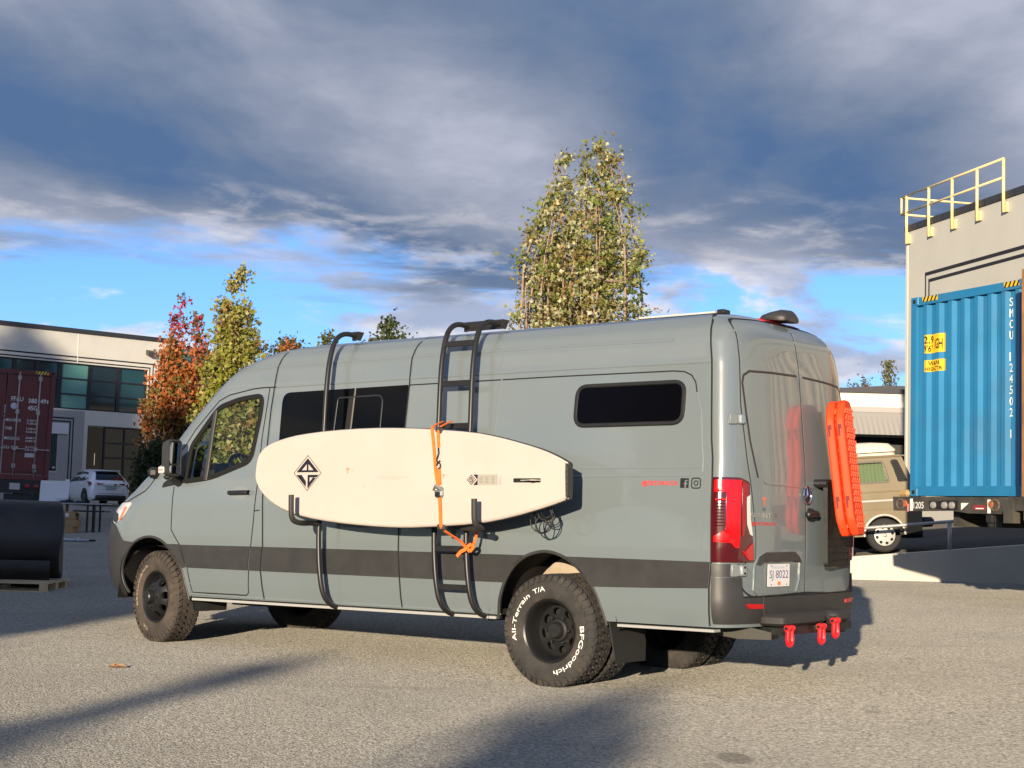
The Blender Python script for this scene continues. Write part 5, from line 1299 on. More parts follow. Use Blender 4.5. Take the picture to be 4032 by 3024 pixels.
# ------------------------------------------------------------------ shipping containers and their trailers
def corr_end(b, w, z0, z1, M, n=8, depth=.045):
    # corrugated blank end in the local x-z plane, outward = +y
    pts = []; L = w - .24; p = L / n; x = .12
    for k in range(n):
        pts += [(x, 0), (x + p * .34, 0), (x + p * .50, -depth), (x + p * .84, -depth), ]; x += p
        pts[-4:] = [(x - p, -depth), (x - p + p * .28, -depth), (x - p + p * .50, 0), (x - p + p * .78, 0)]
    pts.append((w - .12, -depth))
    i = len(b.v)
    for px, py in pts: b.v += [M @ Vector((px, py, z0)), M @ Vector((px, py, z1))]
    for k in range(len(pts) - 1): b.f.append((i + 2 * k, i + 2 * k + 2, i + 2 * k + 3, i + 2 * k + 1))
def container(name, label, M, L, m, roll=0.0):
    # local x across the visible end, y outward from it, z up from the floor; the box runs to -y
    o = thing(name, label, 'shipping container', group=None); o.matrix_world = M
    Wd_, Hd = 2.438, 2.896
    f = MB()
    for x in (0, Wd_ - .11): f.box((x, -.11, 0), (x + .11, 0, Hd)); f.box((x, -L, 0), (x + .11, -L + .11, Hd))
    f.box((.11, -.10, Hd - .12), (Wd_ - .11, -.005, Hd - .004)); f.box((.11, -.10, .004), (Wd_ - .11, -.005, .14))
    for x in (.01, Wd_ - .09): f.box((x, -L + .11, Hd - .09), (x + .08, -.11, Hd - .006)); f.box((x, -L + .11, .006), (x + .08, -.11, .16))
    f.build('frame', m, o)
    s = MB(); n = int(L / .14)
    for x, sg in ((.045, -1), (Wd_ - .045, 1)):
        i = len(s.v)
        for k in range(n * 2 + 1):
            y = -.11 - (L - .22) * k / (n * 2); d = .018 if (k // 2) % 2 else -.018
            s.v += [Vector((x + sg * d, y, .15)), Vector((x + sg * d, y, Hd - .08))]
        for k in range(n * 2): s.f.append((i + 2 * k, i + 2 * k + 2, i + 2 * k + 3, i + 2 * k + 1))
    s.build('side_panel', m, o)
    r = MB(); r.box((.05, -L + .05, Hd - .05), (Wd_ - .05, -.05, Hd - .03)); r.box((.05, -L + .05, .10), (Wd_ - .05, -.05, .14)); r.build('roof_panel', m, o)
    for x in (-.005, Wd_ - .165):
        for z in (-.004, Hd - .116):
            for y in (-.165, -L - .005):
                c = MB(); c.bevbox((x, y, z), (x + .17, y + .17, z + .12), .01); cc = c.build('corner_casting', m, o)
                if y > -1:
                    h = MB(); h.prism([(x + .055, z + .031), (x + .115, z + .031), (x + .115, z + .086), (x + .055, z + .086)], .0062, .0075, Matrix(((1, 0, 0, 0), (0, 0, 1, 0), (0, 1, 0, 0), (0, 0, 0, 1)))); h.build('casting_hole', SEAM, cc)
    return o
HZ = Matrix(((1, 0, 0, 0), (0, 0, 1, 0), (0, 1, 0, 0), (0, 0, 0, 1)))
def hazard(o, x0, x1, z0, z1, y=.003):
    b = MB(); b.box((x0, y - .002, z0), (x1, y, z1)); h = b.build('hazard_marking', mat('hazard_yellow', (.80, .50, .02), .5), o)
    b = MB(); n = 4; w = (x1 - x0) / n
    for k in range(n):
        a = x0 + k * w; q = [(a, z0), (a + w * .45, z0), (min(x1, a + w * .95), z1), (a + w * .5, z1)]
        b.v += [Vector((x, y + .001, z)) for x, z in q]; b.f.append((4 * k, 4 * k + 1, 4 * k + 2, 4 * k + 3))
    b.build('black_stripe', SEAM, h)
dB = Vector((.39387, -.91917, 0)); nB = Vector((-.91917, -.39387, 0))
def endM(o, d, n, roll=0):
    M = Matrix(((d.x, n.x, 0, o[0]), (d.y, n.y, 0, o[1]), (0, 0, 1, o[2]), (0, 0, 0, 1)))
    return M @ Matrix.Rotation(roll, 4, 'Y')
BLUE = mat('container_blue', (.015, .180, .365), .40, 0, .10, .08, 1.5, .04, 3.5, dirt=.14, spec=.5)
blue = container('blue_container', 'bright blue corrugated shipping container with yellow height stickers', endM((5.835, 22.4, 1.615), dB, nB), 12.19, BLUE)
b = MB(); corr_end(b, 2.438, .135, 2.78, Matrix.Translation((0, -.02, 0)), 8); b.build('end_panel', BLUE, blue)
hazard(blue, .26, .60, 2.815, 2.885); hazard(blue, 1.98, 2.30, 2.815, 2.885)
STK = mat('sticker_yellow', (.85, .50, .01), .45)
def sticker(x0, x1, z0, z1, lines, y=.004):
    # follows the ribs: bent at the corrugation
    b = MB(); p = (2.438 - .24) / 8; xs_ = sorted({x0, x1, *[q for k in range(9) for q in (.12 + p * k, .12 + p * (k + .28), .12 + p * (k + .5), .12 + p * (k + .78)) if x0 < q < x1]})
    def yy(x):
        t = ((x - .12) / p) % 1
        return -.065 if t < .28 else (-.065 + .045 * (t - .28) / .22 if t < .5 else (-.02 if t < .78 else -.02 - .045 * (t - .78) / .22))
    for x in xs_: b.v += [Vector((x, yy(x) + y, z0)), Vector((x, yy(x) + y, z1))]
    for k in range(len(xs_) - 1): b.f.append((2 * k, 2 * k + 2, 2 * k + 3, 2 * k + 1))
    s_ = b.build('height_sticker', STK, blue)
    for s, tx0, tx1, tz0, tz1 in lines:
        V, F = text_fit(s, tx1 - tx0, tz1 - tz0, .015); t = MB(); t.v = [Vector((tx0 + x, yy(tx0 + x) + y + .010, tz0 + z)) for x, z in V]; t.f = F; t.build('sticker_lettering', SEAM, s_)
    return yy
yy_ = sticker(.29, .70, 2.06, 2.33, [('2.9', .30, .45, 2.20, 2.31), ('9\'6"', .30, .43, 2.08, 2.18), ('HIGH', .48, .66, 2.11, 2.26)])
sticker(.29, .70, 1.79, 1.96, [('WARN', .36, .62, 1.88, 1.945), ('HIGH CTR', .32, .66, 1.805, 1.86)])
for k, ch in enumerate('SMCU 12450') if False else enumerate('SMCU'):
    V, F = text_fit(ch, .06, .115); t = MB(); zc = 2.56 - k * .15; t.v = [Vector((2.035 + x, yy_(2.035 + x) + .010, zc + z)) for x, z in V]; t.f = F; t.build('container_number', WHITE, blue)
for k, ch in enumerate('124502'):
    V, F = text_fit(ch, .018 if ch == '1' else .055, .115); t = MB(); zc = 1.82 - k * .15; t.v = [Vector((2.035 + x, yy_(2.035 + x) + .010, zc + z)) for x, z in V]; t.f = F; t.build('container_number', WHITE, blue)
V, F = text_fit('1', .018, .115); t = MB(); t.v = [Vector((2.045 + x, yy_(2.045 + x) + .010, .78 + z)) for x, z in V]; t.f = F; t.build('container_number', WHITE, blue)
def chassis(label, M, L, gdrop, m, number=None, full=True):
    o = thing('container_trailer', label, 'trailer'); o.matrix_world = M
    f = MB()
    for x in (.72, 1.58): f.box((x, -L, -.42), (x + .14, -.2, -.02))
    for y in (-1.2, -4, -7, -10): f.box((.1, y - .12, -.30), (2.34, y, -.06))
    f.build('frame_rail', m, o)
    for y in (-8.6, -9.9):
        ax = MB(); ax.tube([(.2, y, -gdrop + .5), (2.24, y, -gdrop + .5)], .07, 8); ax.build('axle', UND, o)
        for x in (.22, .52, 1.92, 2.22):
            w_ = MB(); w_.lathe([(.24, -.11), (.48, -.12), (.51, -.08), (.51, .08), (.48, .12), (.24, .11), (.05, .04)], 24, Matrix.Translation((x, y, -gdrop + .51)) @ Matrix.Rotation(pi / 2, 4, 'Y')); w_.build('wheel', RUB, o, True, 40)
    lg = MB()
    for x in (.55, 1.80): lg.box((x, -2.6, -gdrop), (x + .13, -2.45, -.1)); lg.box((x - .06, -2.66, -gdrop), (x + .19, -2.4, -gdrop + .03))
    lg.build('landing_leg', m, o)
    return o, f
CHM = mat('trailer_dark', (.045, .043, .036), .7, 0, 0, .25, 4, dirt=.35)
tr, _ = chassis('dark rusty container trailer under the blue container, numbered 1205', endM((5.835, 22.4, 1.615), dB, nB), 12.2, 1.3, CHM)
b = MB(); V = [(-.32, -.012), (2.12, -.012), (2.10, -.24), (1.35, -.235), (.95, -.20), (.20, -.215), (-.30, -.215)]
b.prism(V, -.10, .06, Matrix(((1, 0, 0, 0), (0, 0, 1, 0), (0, 1, 0, 0), (0, 0, 0, 1)))); bo = b.build('front_bolster', CHM, tr)
def bq(name, x0, x1, z0, z1, m, y=.064): return pbox(name, (x0, y - .004, z0 - 1.615), (x1, y, z1 - 1.615), m, tr)
RFL = mat('reflector_white', (.85, .80, .72), .4)
bq('reflective_strip', .085, .145, 1.40, 1.575, RFL); bq('reflective_strip', 1.735, 1.795, 1.385, 1.57, RFL); bq('reflective_strip_pink', .02, .055, 1.39, 1.50, mat('reflector_pink', (.75, .25, .25), .4))
flat_text('trailer_number', '1205', .23, .095, Matrix(((1, 0, 0, .165), (0, 0, 1, .0645), (0, 1, 0, 1.435 - 1.615), (0, 0, 0, 1))), WHITE, tr, .01)
b = MB(); b.v = [Vector((1.20, .0645, -.095)), Vector((1.36, .0645, -.095)), Vector((1.20, .0645, -.195))]; b.f = [(0, 1, 2)]; b.build('triangle_sticker', RFL, tr)
bq('warning_sticker', 1.455, 1.69, 1.43, 1.495, mat('sticker_maroon', (.28, .03, .03), .5)); bq('warning_text', 1.50, 1.66, 1.44, 1.455, RFL, .0665)
for x in (.60, .84, 1.00): 
    b = MB(); b.lathe([(0, .05), (.045, .045), (.055, 0)], 14, Matrix(((1, 0, 0, x + .03), (0, 0, 1, .06), (0, 1, 0, -.13), (0, 0, 0, 1)))); b.build('gladhand', mat('gladhand_alloy', (.5, .47, .43), .4, .5), tr, True, 40)
b = MB(); b.box((.53, .061, -.18), (.80, .075, -.07)); b.box((.79, .061, -.19), (1.13, .073, -.06)); b.build('gladhand_plate', SEAM, tr)
for x in (-.14, 1.88):
    b = MB(); b.lathe([(0.001, .012), (.045, .012), (.05, 0)], 16, Matrix(((1, 0, 0, x + (.11 if x < 0 else -.08)), (0, 0, 1, .061), (0, 1, 0, -.11), (0, 0, 0, 1)))); b.build('marker_lamp', mat('marker_orange', (.45, .12, .03), .4), tr)
    b = MB(); b.tube([(x + .085 * cos(a), .062, -.12 + .075 * sin(a)) for a in [2 * pi * k / 12 for k in range(13)]], .016, 6); b.build('lock_ring', mat('lock_rust', (.12, .085, .06), .7), tr, True)
b = MB(); b.bevbox((1.66, -.05, -.36), (1.80, .04, -.24), .02); b.bevbox((1.68, -.04, -.42), (1.78, .03, -.36), .02); b.build('twist_lock', UND, tr)
b = MB(); b.bevbox((-.22, -.03, -.01), (.0, .05, .09), .03); b.build('wood_wedge', mat('wedge_wood', (.42, .27, .11), .8), tr)
tanM = endM(Vector((6.41, 19.42, 1.60)) + dB * 4.4, dB, nB)
RUST = mat('container_rust', (.36, .17, .055), .75, 0, 0, .35, 1.4, dirt=.25)
bM = endM((6.47, 19.42, 1.60), dB, nB)
brown = container('rust_container', 'rusty orange-brown shipping container cut off by the right edge of the picture', bM, 12.19, RUST)
b = MB(); corr_end(b, 2.438, .135, 2.78, Matrix.Translation((0, -.02, 0)), 8); b.build('end_panel', mat('container_tan', (.48, .40, .28), .6, 0, 0, .15, 1.2), brown)
tr2, _ = chassis('dark container trailer under the rusty brown container', bM, 12.2, 1.35, CHM)
b = MB(); b.box((-.16, -.25, -.18), (2.6, .08, -.004)); b.box((-.22, -.02, -.34), (-.05, .10, -.05)); b.box((.1, -.1, -.3), (.18, .06, -.18)); b.build('front_bolster', CHM, tr2)
tanc = container('tan_container', 'tan shipping container parked beside the rust brown one, outside the picture', tanM, 12.19, mat('container_tan', (.48, .40, .28), .6, 0, 0, .15, 1.2))
b = MB(); corr_end(b, 2.438, .135, 2.78, Matrix.Translation((0, -.02, 0)), 8); b.build('end_panel', MATS['container_tan'], tanc)
chassis('dark container trailer under the tan container', tanM, 12.2, 1.4, CHM)
# red container on the left, seen from its door end
az = radians(17.2); dR = Vector((cos(az), sin(az), 0)); nR = Vector((sin(az), -cos(az), 0))
redM = endM(Vector((-12.16, 40.6, 1.72)) - dR * 2.438, dR, nR, radians(1.3))
REDC = mat('container_red', (.115, .014, .012), .55, 0, 0, .15, 1.2, dirt=.12)
red = container('red_container', 'dark red shipping container with door bars and white lettering', redM, 12.19, REDC)
b = MB()
for x0, x1 in ((.12, 1.205), (1.235, 2.318)):
    d_ = MB(); d_.box((x0, -.075, .15), (x1, -.045, 2.77))
    for z in (.18, .78, 1.02, 1.26, 1.50, 1.9, 2.62): pass
    for z0, z1 in ((.22, .62), (.80, 1.12), (1.22, 1.50), (1.58, 2.32)): d_.box((x0 + .09, -.045, z0), (x1 - .09, -.025, z1))
    dr = d_.build('door', REDC, red)
    for xb in (x0 + .30, x1 - .26):
        r = MB(); r.tube([(xb, .015, .07), (xb, .015, 2.83)], .02, 8); r.build('lock_bar', mat('bar_galv', (.40, .36, .32), .5, .3), dr, True)
        k = MB()
        for z in (.30, 1.72, 2.62): k.bevbox((xb - .05, -.03, z), (xb + .05, .03, z + .12), .01)
        k.box((xb - .03, .02, .80), (xb + .36, .035, .825)); k.bevbox((xb - .05, .0, .76), (xb + .05, .045, .86), .01); k.build('bar_keeper', mat('keeper_galv', (.34, .31, .28), .55, .3), dr)
RL = mat('dim_white_paint', (.70, .67, .63), .6)
def rt_(s, x, z, w, h): flat_text('container_lettering', s, w, h, Matrix(((1, 0, 0, x), (0, 0, 1, -.0225), (0, 1, 0, z), (0, 0, 0, 1))), RL, red, .012)
rt_('FFAU', 1.36, 2.06, .30, .12); rt_('388149', 1.79, 2.03, .45, .12); rt_('45G1', 1.79, 1.84, .29, .12); rt_('1', 2.265, 2.04, .03, .09)
for s, z in (('MAX.GROSS', 1.52), ('TARE', 1.30), ('MAX.CARGO', 1.04), ('CU. CAP.', .80)):
    rt_(s, 1.26, z, .38 if len(s) > 5 else .17, .075)
for s, z in (('32.500 KG', 1.545), ('71.650 LBS', 1.465), ('3.700 KG', 1.325), ('8.160 LBS', 1.245), ('28.800 KG', 1.085), ('63.490 LBS', 1.005), ('76.4 CU.M', .845), ('2.700 CU.FT', .765)):
    rt_(s, 1.79, z, .28, .05)
pbox('data_plate', (1.80, -.024, .60), (2.05, -.020, .71), mat('plate_alloy', (.45, .43, .42), .5), red)
b = MB(); b.lathe([(.0, .002), (.075, .002), (.085, 0)], 20, Matrix(((1, 0, 0, 1.44), (0, 0, 1, -.024), (0, 1, 0, 1.93), (0, 0, 0, 1)))); b.build('round_emblem', mat('emblem_grey', (.5, .5, .54), .5), red)
pbox('small_sticker', (2.02, -.024, .22), (2.12, -.021, .28), mat('sticker_blue', (.25, .40, .45), .5), red)
hazard(red, 1.93, 2.25, 2.80, 2.88)
tr3, _ = chassis('dark trailer under the red container with round tail lamps', redM, 12.2, 1.25, mat('trailer_black', (.02, .018, .017), .7))
b = MB(); b.box((.0, -.2, -.36), (2.42, .03, -.01)); b.box((.2, -.3, -.95), (2.2, -.1, -.80)); b.box((.6, -.28, -.80), (.72, -.12, -.36)); b.box((1.7, -.28, -.80), (1.82, -.12, -.36)); b.box((1.35, -.04, -.75), (2.38, .0, -.37)); b.build('rear_bumper', MATS['trailer_black'], tr3)
for x in (1.92, 2.15): b = MB(); b.lathe([(.0, .03), (.06, .028), (.065, 0)], 16, Matrix(((1, 0, 0, x), (0, 0, 1, .03), (0, 1, 0, -.16), (0, 0, 0, 1)))); b.build('tail_lamp', mat('lamp_dull_red', (.25, .02, .02), .3), tr3, True)
pbox('licence_plate', (1.48, .031, -.26), (1.74, .04, -.09), mat('plate_dull', (.42, .40, .38), .5), tr3); pbox('reflective_strip', (.95, .031, -.06), (1.20, .038, -.015), mat('strip_dull', (.5, .42, .36), .5), tr3)
pbox('licence_plate', (.70, .031, -.62), (.98, .04, -.45), MATS['plate_dull'], tr3)

# ------------------------------------------------------------------ yard clutter on the left
def Z(x, y): return gz(x, y)
rl = thing('rubber_roll', 'large roll of black rubber matting lying on a wooden pallet', 'roll', (-7.17, 20.0, gz(-7, 20) + .118), (0, 0, radians(15)))
rl.scale = (.94, .94, .94)
b = MB(); rs = []
for x, k in [(-3.2 + .22 * k, 1.0) for k in range(21)] + [(1.40, 1.0), (1.43, .985), (1.44, .90)]:
    rs.append([Vector((x + .025 * sin(3 * a) + .015 * noise.noise(Vector((x, a * 2, 0))), .50 * k * cos(a) * (1 + .03 * sin(2 * a) + .03 * noise.noise(Vector((x * 1.3, 3 * cos(a), 3 * sin(a))))), .545 + .535 * k * sin(a) * (1 + .02 * cos(3 * a) + .025 * noise.noise(Vector((x * 1.3, 3 * cos(a) + 5, 3 * sin(a))))))) for a in [2 * pi * j / 40 for j in range(40)]])
b.rings(rs, True, False); b.f.append(tuple(len(b.v) - 40 + j for j in range(40))); b.build('outer_sheet', mat('rubber_black', (.013, .0115, .0105), .50, 0, 0, .35, 2, .5, 9, dirt=.12), rl, True, 60)
b = MB(); i = 0
b.rings([[Vector((x, -.50 + dy * .9 + .04 * sin(x * 3), .22 - z)) for z, dy in ((-.05, -.01), (.05, -.02), (.12, .0), (.20, .06), (.27 + .05 * max(0, x), .16))] for x in [-3.2 + 4.5 * k / 12 for k in range(13)]], False, False, None, False); b.build('loose_flap', MATS['rubber_black'], rl, True)
pal = thing('wooden_pallet', 'pale wooden pallet under the black rubber roll', 'pallet', (-6.28, 19.35, gz(-6.5, 19.6)))
pal.scale = (.94, .94, .94)
PW = mat('pallet_wood', (.42, .33, .20), .85, 0, 0, .2, 3, dirt=.2)
def pl_(lo, hi, n): b = MB(); b.box(lo, hi); return b.build(n, PW, pal)
for k in range(3): pl_((-1.2, -.1 + k * .45, .0), (.60, .0 + k * .45, .02), 'bottom_board')
for k in range(6): pl_((-1.2, -.10 + k * .19, .108), (.60, .03 + k * .19, .128), 'deck_board')
for x in (-1.2, -.62, -.14 + .0, .50): 
    for y in (-.1, .35, .80): pl_((x, y, .02), (x + .09, y + .1, .108), 'block')
tz = Z(-10.5, 40); tb = thing('folding_table', 'narrow folding table with thin top and black legs', 'table', (-11, 40, tz))
TT = mat('table_top_grey', (.36, .35, .31), .6)
b = MB(); b.box((-1.1, -.35, .715), (.62, .35, .745)); b.build('tabletop', TT, tb)
for x in (.14, .32): 
    b = MB(); b.box((x, -.30, 0), (x + .045, -.255, .715)); b.build('leg', BLK, tb)
    b = MB(); b.box((x, .255, 0), (x + .045, .30, .715)); b.build('leg', BLK, tb)
for y in (-.30, .26): b = MB(); b.box((-.56, y, 0), (-.50, y + .06, .715)); b.build('leg', mat('leg_wood', (.30, .17, .06), .8), tb)
b = MB(); b.box((-.20, -.33, .52), (.60, .33, .56)); b.build('under_shelf', BLK, tb)
wb = thing('foam_board', 'blank white foam board standing on the folding table', 'board', (-11.78, 40.05, tz + .748))
b = MB(); b.bevbox((-.42, -.02, 0), (.33, .02, .56), .004, Matrix.Rotation(radians(-8), 4, 'X')); b.build('sheet', mat('foam_white', (.66, .65, .66), .7), wb)
b = MB(); b.bevbox((.05, -.10, .0), (.32, .02, .12), .01); b.build('foot_flap', mat('foam_grey', (.55, .55, .58), .7), wb)
tp = thing('dark_blue_cloth', 'crumpled dark blue cloth lying on the folding table', 'cloth', (-11.4, 39.8, tz + .746))
b = MB(); rg = random.Random(4)
for k in range(5): b.bevbox((-.3 + k * .14, -.1, 0), (-.14 + k * .14, .1, .03 + .025 * (k % 3)), .012)
b.build('cloth_folds', mat('cloth_navy', (.02, .022, .05), .9), tp, True, 60)
CB = mat('cardboard', (.30, .19, .09), .85, 0, 0, .12, 4)
zb = Z(-11, 39.2)
for k, (x, w, h, lab) in enumerate(((-11.30, .62, .16, 'brown cardboard box at the bottom of the stack under the table'), (-11.29, .68, .18, 'brown cardboard box in the middle of the stack under the table'), (-11.32, .66, .20, 'open cardboard box with white label on top of the stack'))):
    bx_ = thing('cardboard_box', lab, 'box', (x, 39.2, zb), (0, 0, .05 * (k - 1)), 'cardboard boxes stacked under the table')
    b = MB(); b.bevbox((-.3, -.2, 0), (-.3 + w, .2, h - .003), .006); b.build('carton', CB, bx_); zb += h
    b = MB(); b.box((-.3 + w * .47, -.203, .01), (-.3 + w * .53, -.2005, h - .01)); b.build('tape', mat('tape_tan', (.40, .29, .16), .4), bx_)
    if k == 2:
        b = MB(); b.box((.02, -.2035, .07), (.20, -.2005, .16)); b.build('shipping_label', mat('label_white', (.65, .62, .58), .6), bx_)
        b = MB(); b.v = [Vector(q) for q in ((.36, -.2, .195), (.36, .2, .195), (.52, .2, .11), (.52, -.2, .11))]; b.f = [(0, 1, 2, 3)]; b.v += [Vector((q.x, q.y, q.z + .008)) for q in b.v[:4]]; b.f += [(4, 5, 6, 7), (0, 1, 5, 4), (1, 2, 6, 5), (2, 3, 7, 6), (3, 0, 4, 7)]; b.build('flap', CB, bx_)
pz = Z(-9.9, 34.5); pp = thing('steel_post', 'grey steel post with collar lying on the ground', 'post', (-9.45, 34.5, pz + .04), (0, 0, radians(4)))
b = MB(); b.tube([(-1.2, 0, 0), (.10, 0, 0)], .035, 10); b.build('tube', mat('post_grey', (.34, .37, .42), .4, .4), pp, True)
b = MB(); b.tube([(-.17, 0, 0), (-.12, 0, 0)], .06, 10); b.tube([(-.145, 0, -.04), (-.145, 0, .085)], .015, 6); b.build('collar', MATS['post_grey'], pp, True)
b = MB(); b.tube([(.10, 0, 0), (.24, 0, 0)], .022, 8); b.build('end_rod', SEAM, pp, True)
lf = thing('dry_leaf', 'small curled dry brown leaf on the asphalt', 'leaf', (-2.9, 11.6, .004))
b = MB()
for a, sx in ((0, 1), (2.2, .8), (3.9, .7)):
    i = len(b.v); c = Vector((.03 * cos(a), .03 * sin(a), .0))
    b.v += [c + Vector((-.05 * sx, 0, .005)), c + Vector((0, -.035, .022)), c + Vector((.055 * sx, .005, .004)), c + Vector((0, .035, .028))]; b.f.append((i, i + 1, i + 2, i + 3))
b.build('blade', mat('dry_leaf', (.42, .23, .10), .8), lf)

# ------------------------------------------------------------------ parked vehicles in the background
def disc_wheel(parent, c, r, w, out, m_rim, spokes=7, dish=.02):
    # wheel as tyre > rim pieces; axis along +-y of the parent
    M = Matrix(((-out, 0, 0, c[0]), (0, 0, out, c[1]), (0, 1, 0, c[2]), (0, 0, 0, 1)))
    b = MB(); b.lathe([(r * .60, -w / 2), (r * .90, -w / 2), (r, -w * .36), (r, w * .36), (r * .90, w / 2), (r * .64, w / 2), (r * .62, w * .4)], 36, M)
    t = b.build('wheel', mat('car_tyre', (.022, .021, .020), .8), parent, True, 40)
    d = MB(); hs = []
    for k in range(spokes):
        a = 2 * pi * k / spokes + .2; cc = Vector((cos(a), sin(a))) * r * .47; tt = Vector((-sin(a), cos(a)))
        hs.append([tuple(cc + tt * r * .10 * cos(q) + cc.normalized() * r * .09 * sin(q)) for q in [2 * pi * j / 8 for j in range(8)]])
    V, F = cdt([(r * .62 * cos(q), r * .62 * sin(q)) for q in [2 * pi * j / 32 for j in range(32)]], hs)
    d.v = [M @ Vector((x, y, w * .44 + dish * (1 - sqrt(x * x + y * y) / r))) for x, y in V]; d.f = F
    d.build('rim', m_rim, t, True)
    k = MB(); k.lathe([(.0, w * .3), (r * .6, w * .3)], 24, M); k.build('brake', SEAM, t)
    k = MB(); k.lathe([(0.001, w * .44 + dish + .02), (r * .10, w * .44 + dish + .015), (r * .11, w * .44 + dish)], 12, M); k.build('hub', m_rim, t, True)
    return t
# camper bus
bus = thing('camper_bus', 'beige brown camper bus with cream pop top and drawn green curtains', 'van')
bf = Vector((-cos(radians(5)), 0, -sin(radians(5)))); bu = Vector((-sin(radians(5)), 0, cos(radians(5)))); bl = bu.cross(bf)
bl = Vector((0, -1, 0)); 
bus.matrix_world = Matrix(((bf.x, bl.x, bu.x, 7.03), (bf.y, bl.y, bu.y, 29.55), (bf.z, bl.z, bu.z, .660), (0, 0, 0, 1)))
BUSP = mat('bus_beige', (.235, .19, .118), .35, .25, .5, .03, 1.5)
def bw(z): return .92 if z < 1.12 else .92 - (z - 1.12) * .16
bfn = lambda a, c, o: Vector((a, bw(c) + o, c))
def arch(x, r, n=14): return [(x + r * cos(a), .31 + r * sin(a)) for a in [pi * k / n for k in range(n + 1)]]
side_o = [(-.70, .36), (-.74, .95), (-.62, 1.25), (-.46, 1.72), (-.42, 1.80), (2.6, 1.80), (3.05, 1.72), (3.62, 1.05), (3.70, .40), (2.85, .33)] + arch(2.46, .37) + [(2.07, .31), (.39, .31)] + arch(0, .375)
side_o = [(-.70, .36), (-.74, .95), (-.62, 1.25), (-.46, 1.72), (-.42, 1.80), (2.6, 1.80), (3.05, 1.72), (3.62, 1.05), (3.70, .40)] + [(q[0], q[1]) for q in arch(2.46, .37)] + [(q[0], q[1]) for q in arch(0, .375)]
bwn = [rpoly([(-.16, 1.30), (-.08, 1.685), (.70, 1.685), (.70, 1.30)], .05), rpoly([(.80, 1.30), (.80, 1.685), (1.75, 1.685), (1.75, 1.30)], .05), rpoly([(1.9, 1.25), (1.9, 1.685), (2.6, 1.685), (3.05, 1.25)], .05)]
for s_ in (1, -1):
    f2 = (lambda s2: (lambda a, c, o: Vector((a, (bw(c) + o) * s2, c))))(s_)
    sp_ = patch('side_panel', side_o, BUSP, 0, bwn, .12, fn=f2, parent=bus, depth=.04)
    for k, wv in enumerate(bwn):
        b = MB(); strip(b, wv, .035, .0, fn=f2, closed=True, hgt=.008); wfr = b.build('window', mat('bus_gasket', (.14, .12, .09), .5), bus, True)
        patch('pane', wv, glass('bus_glass', (.62, .70, .62), .5, .02), -.012, (), .2, fn=f2, parent=wfr, depth=0)
    b = MB()
    for k in range(2):
        xs0, xs1 = ((-.14, .70), (.82, 1.73))[k]; n_ = 40
        i = len(b.v)
        for j in range(n_ + 1):
            x = xs0 + (xs1 - xs0) * j / n_; dy = .018 * sin(j * 1.9) - .07
            b.v += [f2(x, 1.28, dy), f2(x, 1.70, dy)]
        for j in range(n_): b.f.append((i + 2 * j, i + 2 * j + 2, i + 2 * j + 3, i + 2 * j + 1))
    b.build('curtain', mat('curtain_green', (.36, .38, .25), .9), bus, True)
    b = MB(); strip(b, [(-.72, .955), (3.55, .955)], .045, .0, fn=f2, hgt=.012); b.build('rub_strip', mat('trim_silver', (.52, .50, .46), .35, .4), bus, True)
    b = MB(); strip(b, [(-.73, 1.125), (3.5, 1.125)], .025, .0, fn=f2, hgt=.006); strip(b, [(-.5, 1.775), (2.7, 1.775)], .03, .0, fn=f2, hgt=.02); strip(b, [(-.70, .80), (3.6, .80)], .012, 0, fn=f2, hgt=.004); b.build('crease', BUSP, bus, True)
    for ax_ in (0, 2.46):
        b = MB(); strip(b, arch(ax_, .383), .045, .0, fn=f2, hgt=.02); b.build('arch_lip', mat('arch_silver', (.48, .45, .38), .4, .3), bus, True)
    lo = rpoly([(-.50, 1.30), (-.35, 1.70), (-.24, 1.70), (-.33, 1.30)], .03)
    b = MB(); strip(b, lo, .02, 0, fn=f2, closed=True, hgt=.008); V, F = cdt(lo); i = len(b.v); lv = b.build('air_vent', BLK, bus)
    b = MB()
    for k in range(12): z = 1.33 + k * .031; x0 = -.48 + (z - 1.30) * .36; strip(b, [(x0, z), (x0 + .13, z)], .02, .004, fn=f2, hgt=.01)
    b.build('louvre', mat('louvre_black', (.012, .012, .012), .6), lv)
    patch('vent_backing', lo, SEAM, .001, fn=f2, depth=0, parent=lv)
b = MB(); rs = []
for x, zt, k in ((-.74, .95, 1), (-.62, 1.25, 1), (-.46, 1.72, 1), (-.42, 1.80, 1)): rs.append([Vector((x, bw(zt) * q, zt)) for q in [-1 + 2 * j / 10 for j in range(11)]])
rs = [[Vector((-.70, .92 * q, .36)) for q in [-1 + 2 * j / 10 for j in range(11)]]] + rs
for x, zt in ((0, 1.88), (1.2, 1.90), (2.4, 1.87), (2.75, 1.78), (3.05, 1.72), (3.62, 1.05), (3.70, .40)): rs.append([Vector((x, bw(min(zt, 1.80)) * q, zt - (.08 * abs(q) ** 4 if zt > 1.8 else 0))) for q in [-1 + 2 * j / 10 for j in range(11)]])
b.rings(rs, False, False, None, False); b.build('shell', BUSP, bus, True, 40)
CRM = mat('bus_cream', (.66, .60, .47), .5, 0, 0, .04, 2)
b = MB()
def rr_ring(x0, x1, y, z, r): return [Vector((a, c, z)) for a, c in rpoly([(x0, -y), (x1, -y), (x1, y), (x0, y)], r, 4)]
b.rings([rr_ring(-.36, 2.6, .80, 1.80, .15), rr_ring(-.38, 2.6, .80, 1.90, .15), rr_ring(-.28, 2.5, .74, 2.02, .2), rr_ring(.0, 2.2, .55, 2.06, .2)], False, True); pt = b.build('pop_top', CRM, bus, True, 50)
